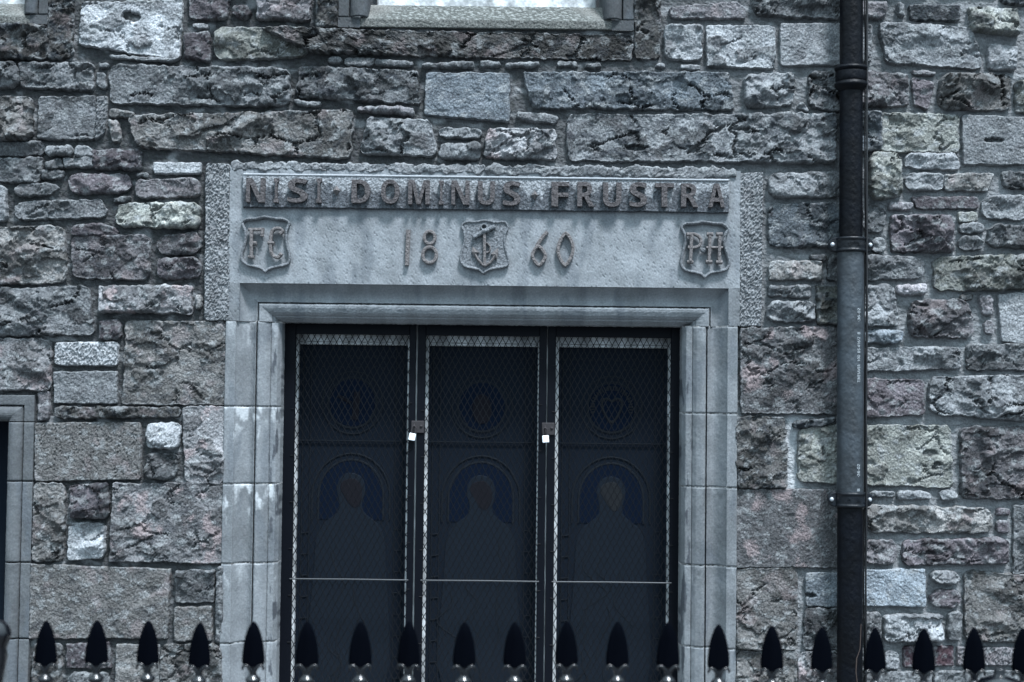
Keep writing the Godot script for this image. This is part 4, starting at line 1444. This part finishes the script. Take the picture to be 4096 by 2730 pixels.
func build_side_windows() -> void:
	# low window at the left edge: head, right jamb in courses
	var low := Node3D.new()
	low.name = "low_window"
	front.add_child(low, true)
	var prof := roll_profile(0.039, 0.062, 0.3)
	var uR := -1.9063
	var uL := uR - 1.08
	var vT := 1.6955
	var v1 := 1.5899
	part("window_head", hood(uL, uR, vT, v1 + 0.002, prof, 0.15, 0.039), mats.ashlar, low)
	var vs := [v1, 1.3526, 1.0308, 0.7291, 0.45]
	for i in 4:
		part("jamb_stone", upright(uR, -1.0, prof, vs[i + 1] + 0.0015, vs[i] - 0.0015, 0.16 + 0.02 * (i % 2), 60 + i, 0.039), mats.ashlar, low)
		part("jamb_stone", upright(uL, 1.0, prof, vs[i + 1] + 0.0015, vs[i] - 0.0015, 0.16 + 0.02 * (i % 2), 70 + i, 0.039), mats.ashlar, low)
	part("glass_pane", box(Vector3(uL + 0.09, 0.42, -0.24), Vector3(uR - 0.09, v1 + 0.02, -0.23), 0.001), mats.glass, low)
	part("sill", box(Vector3(uL - 0.02, 0.33, -0.3), Vector3(uR + 0.02, 0.45, 0.05), 0.006), mats.ashlar, low)

	# window above the lintel and the one at the top left corner: sills and the feet of their jambs
	upper("upper_window", -0.7176, 0.4772, 3.1954, 3.231, 3.3192, 3.2363, 0.043, 0.075)
	upper("upper_window", -1.8894 - 1.18, -1.8894, 3.1935, 3.2256, 3.3075, 3.2324, 0.037, 0.058)


func upper(called: String, uL: float, uR: float, vB: float, vEdge: float, vSill: float, vFoot: float, band: float, roll: float) -> void:
	var w := Node3D.new()
	w.name = called
	front.add_child(w, true)
	var prof := roll_profile(band, roll, 0.3)
	part("jamb", upright(uL, 1.0, prof, vFoot, vFoot + 0.75, 0.11, 81, band), mats.ashlar, w)
	part("jamb", upright(uR, -1.0, prof, vFoot, vFoot + 0.75, 0.11, 85, band), mats.ashlar, w)
	# the feet on which the rolls stop
	for sgn in [1.0, -1.0]:
		var a: float = uL if sgn > 0 else uR
		var b: float = a + sgn * (band + roll * 0.62)
		var p := slab(minf(a, b), maxf(a, b), vB, vFoot - 0.001, FZ - 0.004, 0.12, 88)
		part("foot_stone", p, mats.ashlar, w)
		part("foot_stone_core", box(Vector3(minf(a, b) + 0.002, vB + 0.002, -0.2), Vector3(maxf(a, b) - 0.002, vFoot - 0.003, FZ - 0.012), 0.001), mats.ashlar, w)
	# weathered sill: face, slope, flat
	var i0 := uL + band + roll * 0.62
	var i1 := uR - band - roll * 0.62
	var rows := moulded([Vector3(0, vB, -0.03), Vector3(0, vB + 0.002, FZ - 0.006), Vector3(0, vEdge, FZ - 0.006), Vector3(0, vEdge + 0.004, FZ - 0.01), Vector3(0, vSill - 0.004, -0.1), Vector3(0, vSill, -0.2)], 0.005)
	var nu := int((i1 - i0) / 0.006) + 1
	var p2 := PackedVector3Array()
	var c2 := PackedColorArray()
	for r in rows:
		for i in nu:
			var u := lerpf(i0, i1, float(i) / (nu - 1))
			p2.append(Vector3(u, r.y + 0.001 * n_mid.get_noise_2d(u, r.y), r.z + 0.0012 * n_mid.get_noise_2d(u, r.y + r.z)))
			var t := absf(float(i) / (nu - 1) - 0.5) * 2.0
			# washed corners where the reveals keep the rain off, lichen in the middle
			var k := 0.2 + 0.07 * n_hi.get_noise_2d(u, r.y) + 0.08 * n_pat.get_noise_2d(u, r.y * 2.0)
			var lich := smoothstep(0.05, 0.3, n_mid.get_noise_2d(u * 0.8, r.y * 1.6)) * (1.0 if r.y > vEdge else 0.1)
			var moss := smoothstep(1.02, 0.75, t + 2.4 * (r.y - vEdge)) * (1.0 if r.y > vEdge else 0.35)
			var col := Color(k * 0.98, k, k * 0.95).lerp(Color(0.075, 0.085, 0.08), moss * 0.75)
			c2.append(col.lerp(Color(0.34, 0.36, 0.35), lich * 0.7 * moss))
	var sh := Sheet.new()
	sh.grid(nu, rows.size(), p2, c2)
	part("sill", sh.mesh(), mats.stone, w)
	# timber window standing on it
	var f := flat()
	block(f, Vector3(i0 + 0.055, vSill - 0.004, -0.19), Vector3(i1 - 0.055, vSill + 0.055, -0.13), 0.006)
	block(f, Vector3(i0 + 0.055, vSill + 0.057, -0.19), Vector3(i0 + 0.11, vSill + 0.75, -0.14), 0.004)
	block(f, Vector3(i1 - 0.11, vSill + 0.057, -0.19), Vector3(i1 - 0.055, vSill + 0.75, -0.14), 0.004)
	part("window_frame", done(f), mats.white, w)
	part("glass_pane", box(Vector3(i0 + 0.1, vSill + 0.05, -0.172), Vector3(i1 - 0.1, vSill + 0.75, -0.168), 0.001), mats.glass, w)


func build_grilles() -> void:
	var z := -0.165
	var u := [-0.9292, -0.8893, -0.421, -0.3944, -0.3872, -0.3544, 0.1128, 0.1435, 0.1486, 0.1814, 0.6548, 0.6969]
	var head := 1.9604
	var top := 2.03
	var bar := 0.9583
	var words := ["left wire mesh window grille, beside the stained jamb stones", "middle wire mesh window grille, between the two padlocked iron uprights", "right wire mesh window grille, on the side of the drainpipe"]
	for i in 3:
		var g := thing("security_grille", words[i], "window grille", "padlocked window grilles")
		var a: float = u[i * 4]
		var b: float = u[i * 4 + 1]
		var c: float = u[i * 4 + 2]
		var d: float = u[i * 4 + 3]
		if i == 0: a = -0.9364
		part("upright", box(Vector3(a, 0.46, z - 0.012), Vector3(b, top, z + 0.012), 0.002), mats.iron, g)
		part("upright", box(Vector3(c, 0.46, z - 0.012), Vector3(d, top, z + 0.012), 0.002), mats.iron, g)
		part("top_rail", box(Vector3(b, head, z - 0.011), Vector3(c, top, z + 0.011), 0.002), mats.iron, g)
		part("bottom_rail", box(Vector3(b, 0.46, z - 0.011), Vector3(c, 0.5, z + 0.011), 0.002), mats.iron, g)
		var s := Sheet.new()
		weave(s, b, c, 0.5, head, z + 0.004)
		var m := part("wire_mesh", s.mesh(), mats.wire, g)
		m.set_meta("kind", "stuff")
		var t := Sheet.new()
		tube(t, PackedVector3Array([Vector3(b - 0.008, bar, z + 0.014), Vector3((b + c) / 2, bar + 0.001, z + 0.0145), Vector3(c + 0.008, bar, z + 0.014)]), 0.0032, 8)
		part("cross_bar", t.mesh(), mats.rod, g)
		# little ties that hold the mesh to the uprights
		var ti := flat()
		for k in 7:
			for e: float in [b - 0.006, c + 0.006]:
				var y := 0.7 + 0.19 * k + (0.03 if e > b else 0.0)
				block(ti, Vector3(e - 0.008, y, z + 0.0125), Vector3(e + 0.008, y + 0.003, z + 0.016), 0.001)
		var to := part("wire_ties", done(ti), mats.wire, g)
		to.set_meta("kind", "stuff")
		if i < 2:
			var hx: float = [-0.3862, 0.1492][i]
			var hy: float = [1.5831, 1.581][i]
			part("hasp", box(Vector3(hx - 0.023, hy - 0.024, z + 0.0125), Vector3(hx + 0.03, hy + 0.026, z + 0.0185), 0.002), mats.rust, g)
			part("rivet", lathe_z([Vector2(0.006, 0.0), Vector2(0.0055, 0.003), Vector2(0.003, 0.005), Vector2(0.0004, 0.0055)], Vector2(hx + 0.018, hy + 0.004), z + 0.0185, 12), mats.rust, g)
			var sp := Sheet.new()
			var lp := PackedVector3Array()
			for k in 9:
				var an := PI * k / 8
				lp.append(Vector3(hx - 0.01, hy + 0.006 + cos(an) * 0.006, z + 0.0185 + sin(an) * 0.009))
			tube(sp, lp, 0.0022, 8)
			part("staple", sp.mesh(), mats.rust, g)
			var pl := thing("padlock", ["silver padlock hanging tilted from the hasp of the left pair of uprights", "silver padlock hanging from the hasp of the right pair of uprights"][i], "padlock", "padlocks on the grilles", Vector3(hx - 0.01, hy, z + 0.028))
			pl.rotation_degrees = Vector3(0, 0, [-11, 4][i])
			var shp := Sheet.new()
			var sl := PackedVector3Array([Vector3(-0.0085, -0.03, 0)])
			for k in 9:
				var an := PI - PI * k / 8
				sl.append(Vector3(cos(an) * 0.0085, -0.004 + sin(an) * 0.009, 0))
			sl.append(Vector3(0.0085, -0.03, 0))
			tube(shp, sl, 0.0026, 8)
			part("shackle", shp.mesh(), mats.rust, pl)
			part("lock_body", box(Vector3(-0.0135, -0.055, -0.006), Vector3(0.0135, -0.026, 0.006), 0.002), mats.brass, pl)


func weave(s: Sheet, a: float, b: float, v0: float, v1: float, z: float) -> void:
	# diamond mesh: two families of slanting wires that pass over and under each other
	var pw := 0.0258
	var ph := 0.0476
	var sl := ph / pw
	for fam in 2:
		var k0 := int(floor((a - (v1 - v0) / sl) / pw)) - 1
		var k1 := int(ceil((b + (v1 - v0) / sl) / pw)) + 1
		for k in range(k0, k1):
			# the wire u = k*pw ± (v - v0)/sl, cut to the opening
			var dir := 1.0 if fam == 0 else -1.0
			var base := k * pw
			var va := v0
			var vb := v1
			var lo := (a - base) * sl * dir + v0
			var hi := (b - base) * sl * dir + v0
			va = maxf(va, minf(lo, hi))
			vb = minf(vb, maxf(lo, hi))
			if vb - va < 0.006:
				continue
			var pts := PackedVector3Array()
			var m := int(ceil((vb - va) / (ph / 2)))
			var j0 := int(ceil((va - v0) / (ph / 2)))
			pts.append(Vector3(base + dir * (va - v0) / sl, va, z))
			for j in range(j0, j0 + m + 1):
				var v := v0 + j * ph / 2
				if v > va + 0.002 and v < vb - 0.002:
					var over := 1.0 if (j + fam) % 2 == 0 else -1.0
					var u := base + dir * (v - v0) / sl
					pts.append(Vector3(u + 0.0005 * n_mid.get_noise_2d(u * 3.0, v * 3.0), v, z + 0.0014 * over))
			pts.append(Vector3(base + dir * (vb - v0) / sl, vb, z))
			tube(s, pts, 0.0016, 4)


func build_drainpipe() -> void:
	var zc := 0.088
	var x := 1.3378
	var d := thing("drainpipe", "black cast iron drainpipe with a newer grey printed length between two clamps", "drainpipe", "", Vector3(x, 0, zc))
	var c1 := 2.3271
	var c2 := 1.323
	var j1 := 2.3025
	part("upper_length", lathe([Vector2(0.0455, j1), Vector2(0.0455, 2.6), Vector2(0.0455, 3.3), Vector2(0.0455, 3.9)], 40), mats.pipe_old, d)
	part("new_length", lathe([Vector2(0.046, c2 - 0.01), Vector2(0.0525, c2), Vector2(0.0525, 1.6), Vector2(0.0525, j1 - 0.003), Vector2(0.046, j1 + 0.001)], 48), mats.pipe_new, d, "grey unpainted replacement length of pipe with white print")
	part("lower_length", lathe([Vector2(0.0495, 0.0), Vector2(0.0495, 0.6), Vector2(0.0495, 1.0), Vector2(0.0495, c2 - 0.012)], 40), mats.pipe_old, d, "cracked black lower length of pipe")
	# the socket high up: two rolls and a band
	var vt := 3.0391
	var vb := 2.952
	var h := vt - vb
	var prof := [Vector2(0.047, vb - 0.012), Vector2(0.055, vb - 0.004)]
	for k in 7:
		prof.append(Vector2(0.059 + 0.0075 * sin(PI * k / 6), vb + h * (0.0 + 0.3 * k / 6)))
	prof.append_array([Vector2(0.0575, vb + h * 0.33), Vector2(0.062, vb + h * 0.36), Vector2(0.0625, vb + h * 0.74), Vector2(0.058, vb + h * 0.77)])
	for k in 6:
		prof.append(Vector2(0.059 + 0.0075 * sin(PI * k / 5), vb + h * (0.78 + 0.24 * k / 5)))
	prof.append(Vector2(0.05, vt + 0.003))
	prof.append(Vector2(0.046, vt + 0.004))
	part("socket_collar", lathe(prof, 44), mats.pipe_old, d)
	for i in 2:
		clamp_ring(d, [c1, c2][i], zc, i)
	# print on the new length, reading upwards
	var ang := 0.42
	for e: Array in [["TIMESAVER", 1.7826, 1.8529], ["100", 1.8646, 1.8901], ["BS 416/2  B", 1.8989, 1.98], ["·36-02", 2.0212, 2.0741], ["·36-02", 1.4135, 1.4631], ["B", 1.3582, 1.3679]]:
		var len: float = e[2] - e[1]
		var g := glyph(e[0], Vector2(0, -0.0062), Vector2(len, 0.0062), 0.0, 0.0005, false)
		var o := part("pipe_print", g[0], mats.print, d)
		var up := Vector3(0, 1, 0)
		var nrm := Vector3(sin(ang), 0, cos(ang))
		var fr := Transform3D(Basis(up, nrm.cross(up), nrm), nrm * 0.0527 + up * e[1])
		o.transform = fr * (g[1] as Transform3D)
	# the crack down the foot of the old length
	var s := Sheet.new()
	var pts := PackedVector3Array()
	for e: Vector2 in [Vector2(1.3732, 0.8414), Vector2(1.3714, 0.795), Vector2(1.3686, 0.7448), Vector2(1.3541, 0.71), Vector2(1.3513, 0.6579), Vector2(1.3572, 0.6098)]:
		var dx := clampf((e.x - x) / 0.0497, -0.98, 0.98)
		pts.append(Vector3(dx * 0.0497, e.y, sqrt(1 - dx * dx) * 0.0497))
	tube(s, pts, 0.0022, 6)
	part("crack", s.mesh(), mats.crack, d)


func clamp_ring(d: Node3D, y: float, zc: float, i: int) -> void:
	# a strap round the pipe with two ears bolted to the wall side
	var r := 0.061
	var hh := 0.0295
	var s := Sheet.new()
	var p := PackedVector3Array()
	var c := PackedColorArray()
	var prof := moulded([Vector3(0.046, -hh, 0), Vector3(r - 0.003, -hh, 0), Vector3(r, -hh + 0.004, 0), Vector3(r, -hh + 0.009, 0), Vector3(r - 0.003, -hh + 0.013, 0), Vector3(r - 0.003, hh - 0.013, 0), Vector3(r, hh - 0.009, 0), Vector3(r, hh - 0.004, 0), Vector3(r - 0.003, hh, 0), Vector3(0.046, hh, 0)], 0.004)
	var n := 41
	for q in prof:
		for k in n:
			var a := TAU * k / (n - 1)
			p.append(Vector3(cos(a) * q.x, y + q.y, sin(a) * q.x))
			c.append(Color.WHITE)
	var mid := (prof.size() / 2) * n + n / 2
	s.grid(n, prof.size(), p, c, Vector3(p[mid].x, 0, p[mid].z))
	var ring := part("clamp", s.mesh(), mats.clamp, d)
	# ears
	for sgn in [-1.0, 1.0]:
		var poly := PackedVector2Array()
		var x1: float = sgn * 0.09
		var rr := hh
		poly.append(Vector2(sgn * 0.04, y - hh))
		for k in 13:
			var a := -PI / 2 + PI * k / 12
			poly.append(Vector2(x1 - sgn * rr + sgn * cos(a) * rr, y + sin(a) * rr))
		poly.append(Vector2(sgn * 0.04, y + hh))
		part("ear", plaque(poly, -0.012, [Vector2(0, 0.018), Vector2(0.004, 0.023)]), mats.clamp, ring)
		part("bolt", lathe_z([Vector2(0.0085, 0.0), Vector2(0.0085, 0.003), Vector2(0.006, 0.0032), Vector2(0.006, 0.008), Vector2(0.0045, 0.0095), Vector2(0.0003, 0.0098)], Vector2(sgn * 0.0745, y), 0.011, 12), mats.steel, ring)
	var g := glyph("TIMESAVER", Vector2(-0.033, -0.0065), Vector2(0.033, 0.0065), 0.0, 0.002)
	var o := part("raised_letters", g[0], mats.clamp, ring)
	var turn := PI if i == 0 else 0.0
	o.transform = Transform3D(Basis(Vector3(0, 0, 1), turn), Vector3(0.012, y, r - 0.0045)) * (g[1] as Transform3D)
	# the mount behind
	part("wall_mount", box(Vector3(-0.03, y - 0.02, -zc - 0.02), Vector3(0.03, y + 0.02, -0.04), 0.003), mats.clamp, ring)


func build_cables() -> void:
	var px := [1.3961, 1.4007, 1.3943]
	var words := ["thin black cable closest to the drainpipe", "thin black cable second out from the drainpipe", "thicker black cable that crosses in front of the pipe clamps"]
	var zz := [0.075, 0.083, 0.118]
	var rr := [0.003, 0.003, 0.0038]
	for i in 3:
		var s := Sheet.new()
		var pts := PackedVector3Array()
		for k in 56:
			var v := lerpf(0.1, 3.9, k / 55.0)
			pts.append(Vector3(px[i] + 0.0035 * n_str.get_noise_2d(i * 20.0, v * 1.6) + 0.0012 * n_str.get_noise_2d(i * 9.0 + 50.0, v * 9.0), v, zz[i] + 0.003 * n_str.get_noise_2d(v * 2.0, i * 7.0)))
		tube(s, pts, rr[i], 8)
		var o := part("cable", s.mesh(), mats.cable, self)
		o.name = numbered("cable")
		o.set_meta("label", words[i])
		o.set_meta("category", "cable")
		o.set_meta("group", "cables beside the drainpipe")


func build_railing() -> void:
	var zf := 1.92
	var r := thing("iron_railing", "row of blurred black railing spearheads along the bottom edge", "railing")
	var tips := [Vector2(-1.2513, 1.0879), Vector2(-1.1137, 1.0906), Vector2(-0.975, 1.0922), Vector2(-0.835, 1.0879), Vector2(-0.6904, 1.0919), Vector2(-0.5446, 1.0935), Vector2(-0.4012, 1.0951), Vector2(-0.2695, 1.0966), Vector2(-0.1189, 1.096), Vector2(0.0163, 1.0975), Vector2(0.1574, 1.1014), Vector2(0.295, 1.1018), Vector2(0.4326, 1.1022), Vector2(0.5678, 1.0979), Vector2(0.7125, 1.096), Vector2(0.8478, 1.0952), Vector2(0.9912, 1.0956), Vector2(1.1241, 1.0948), Vector2(1.2594, 1.0987), Vector2(1.3923, 1.0978)]
	for k in 3:
		tips.append(tips[19] + Vector2(0.1405 * (k + 1), -0.002 * k))
	var blade := spearhead()
	var hook := hooks()
	var knob := lathe([Vector2(0.0085, -0.172), Vector2(0.0125, -0.168), Vector2(0.0185, -0.164), Vector2(0.021, -0.158), Vector2(0.0185, -0.151), Vector2(0.0125, -0.147), Vector2(0.009, -0.14), Vector2(0.0095, -0.125), Vector2(0.011, -0.112)], 18)
	var shaft := lathe([Vector2(0.0085, -1.0), Vector2(0.0085, -0.6), Vector2(0.0085, -0.3), Vector2(0.0085, -0.165)], 12)
	var first: MeshInstance3D = null
	for t: Vector2 in tips:
		if first == null:
			first = part("railing_bar", shaft, mats.gloss, r)
			part("spearhead", blade, mats.black, first)
			part("scroll", hook, mats.gloss, first)
			part("knob", knob, mats.gloss, first)
			first.position = Vector3(t.x, t.y, zf)
		else:
			var c := first.duplicate()
			r.add_child(c, true)
			c.position = Vector3(t.x, t.y, zf)
			c.rotation_degrees = Vector3(rng.randf_range(-1, 1), rng.randf_range(-14, 14), rng.randf_range(-0.6, 0.6))
	part("top_rail", box(Vector3(-2.2, 0.81, zf - 0.006), Vector3(2.2, 0.855, zf + 0.006), 0.002), mats.gloss, r)
	part("bottom_rail", box(Vector3(-2.2, 0.14, zf - 0.006), Vector3(2.2, 0.185, zf + 0.006), 0.002), mats.gloss, r)
	# the heavier standard at the left edge and the small urn on the rail at the right
	var pc := Vector2(-1.3887, 1.05)
	part("standard", lathe([Vector2(0.028, 0.0), Vector2(0.028, pc.y - 0.2), Vector2(0.02, pc.y - 0.14), Vector2(0.026, pc.y - 0.1), Vector2(0.034, pc.y - 0.06), Vector2(0.03, pc.y - 0.04), Vector2(0.033, pc.y - 0.028), Vector2(0.041, pc.y - 0.008), Vector2(0.042, pc.y + 0.004), Vector2(0.036, pc.y + 0.02), Vector2(0.024, pc.y + 0.034), Vector2(0.001, pc.y + 0.04)], 24, Vector3(pc.x, 0, zf)), mats.gloss, r, "knobbed standard at the left edge")
	var qc := Vector2(1.3025, 0.9942)
	part("urn", lathe([Vector2(0.012, qc.y - 0.17), Vector2(0.03, qc.y - 0.12), Vector2(0.066, qc.y - 0.075), Vector2(0.072, qc.y - 0.045), Vector2(0.05, qc.y - 0.022), Vector2(0.02, qc.y - 0.012), Vector2(0.0145, qc.y - 0.009), Vector2(0.015, qc.y + 0.006), Vector2(0.012, qc.y + 0.0095), Vector2(0.001, qc.y + 0.011)], 24, Vector3(qc.x, 0, 2.0)), mats.gloss, r, "small capped urn between the last two spearheads")


func spearhead() -> ArrayMesh:
	# a leaf-shaped blade of diamond section, tip at the origin
	var s := Sheet.new()
	var w := [0.0028, 0.007, 0.0125, 0.018, 0.023, 0.0268, 0.0295, 0.031, 0.031, 0.0285, 0.018]
	var y := [0.0, -0.004, -0.013, -0.026, -0.042, -0.06, -0.079, -0.097, -0.108, -0.116, -0.121]
	var p := PackedVector3Array()
	var c := PackedColorArray()
	for k in w.size():
		var t: float = 0.009 * minf(1.0, w[k] / 0.018) + 0.0016
		for q in 17:
			var a := TAU * q / 16
			var cx := cos(a)
			var sx := sin(a)
			var m: float = absf(cx) + absf(sx) * 0.9
			p.append(Vector3(cx / m * w[k], y[k], sx / m * t))
			c.append(Color.WHITE)
	s.grid(17, w.size(), p, c, Vector3(p[5 * 17 + 8].x, 0, p[5 * 17 + 8].z))
	return s.mesh()


func hooks() -> ArrayMesh:
	# two curled leaves under the blade
	var s := Sheet.new()
	for sgn in [-1.0, 1.0]:
		tube(s, PackedVector3Array([Vector3(0.002 * sgn, -0.142, 0.004), Vector3(0.007 * sgn, -0.128, 0.005), Vector3(0.014 * sgn, -0.119, 0.006), Vector3(0.021 * sgn, -0.1165, 0.006), Vector3(0.0265 * sgn, -0.119, 0.006), Vector3(0.0285 * sgn, -0.125, 0.005), Vector3(0.0275 * sgn, -0.129, 0.004)]), 0.0055, 10, Color.WHITE, 0.55)
	return s.mesh()
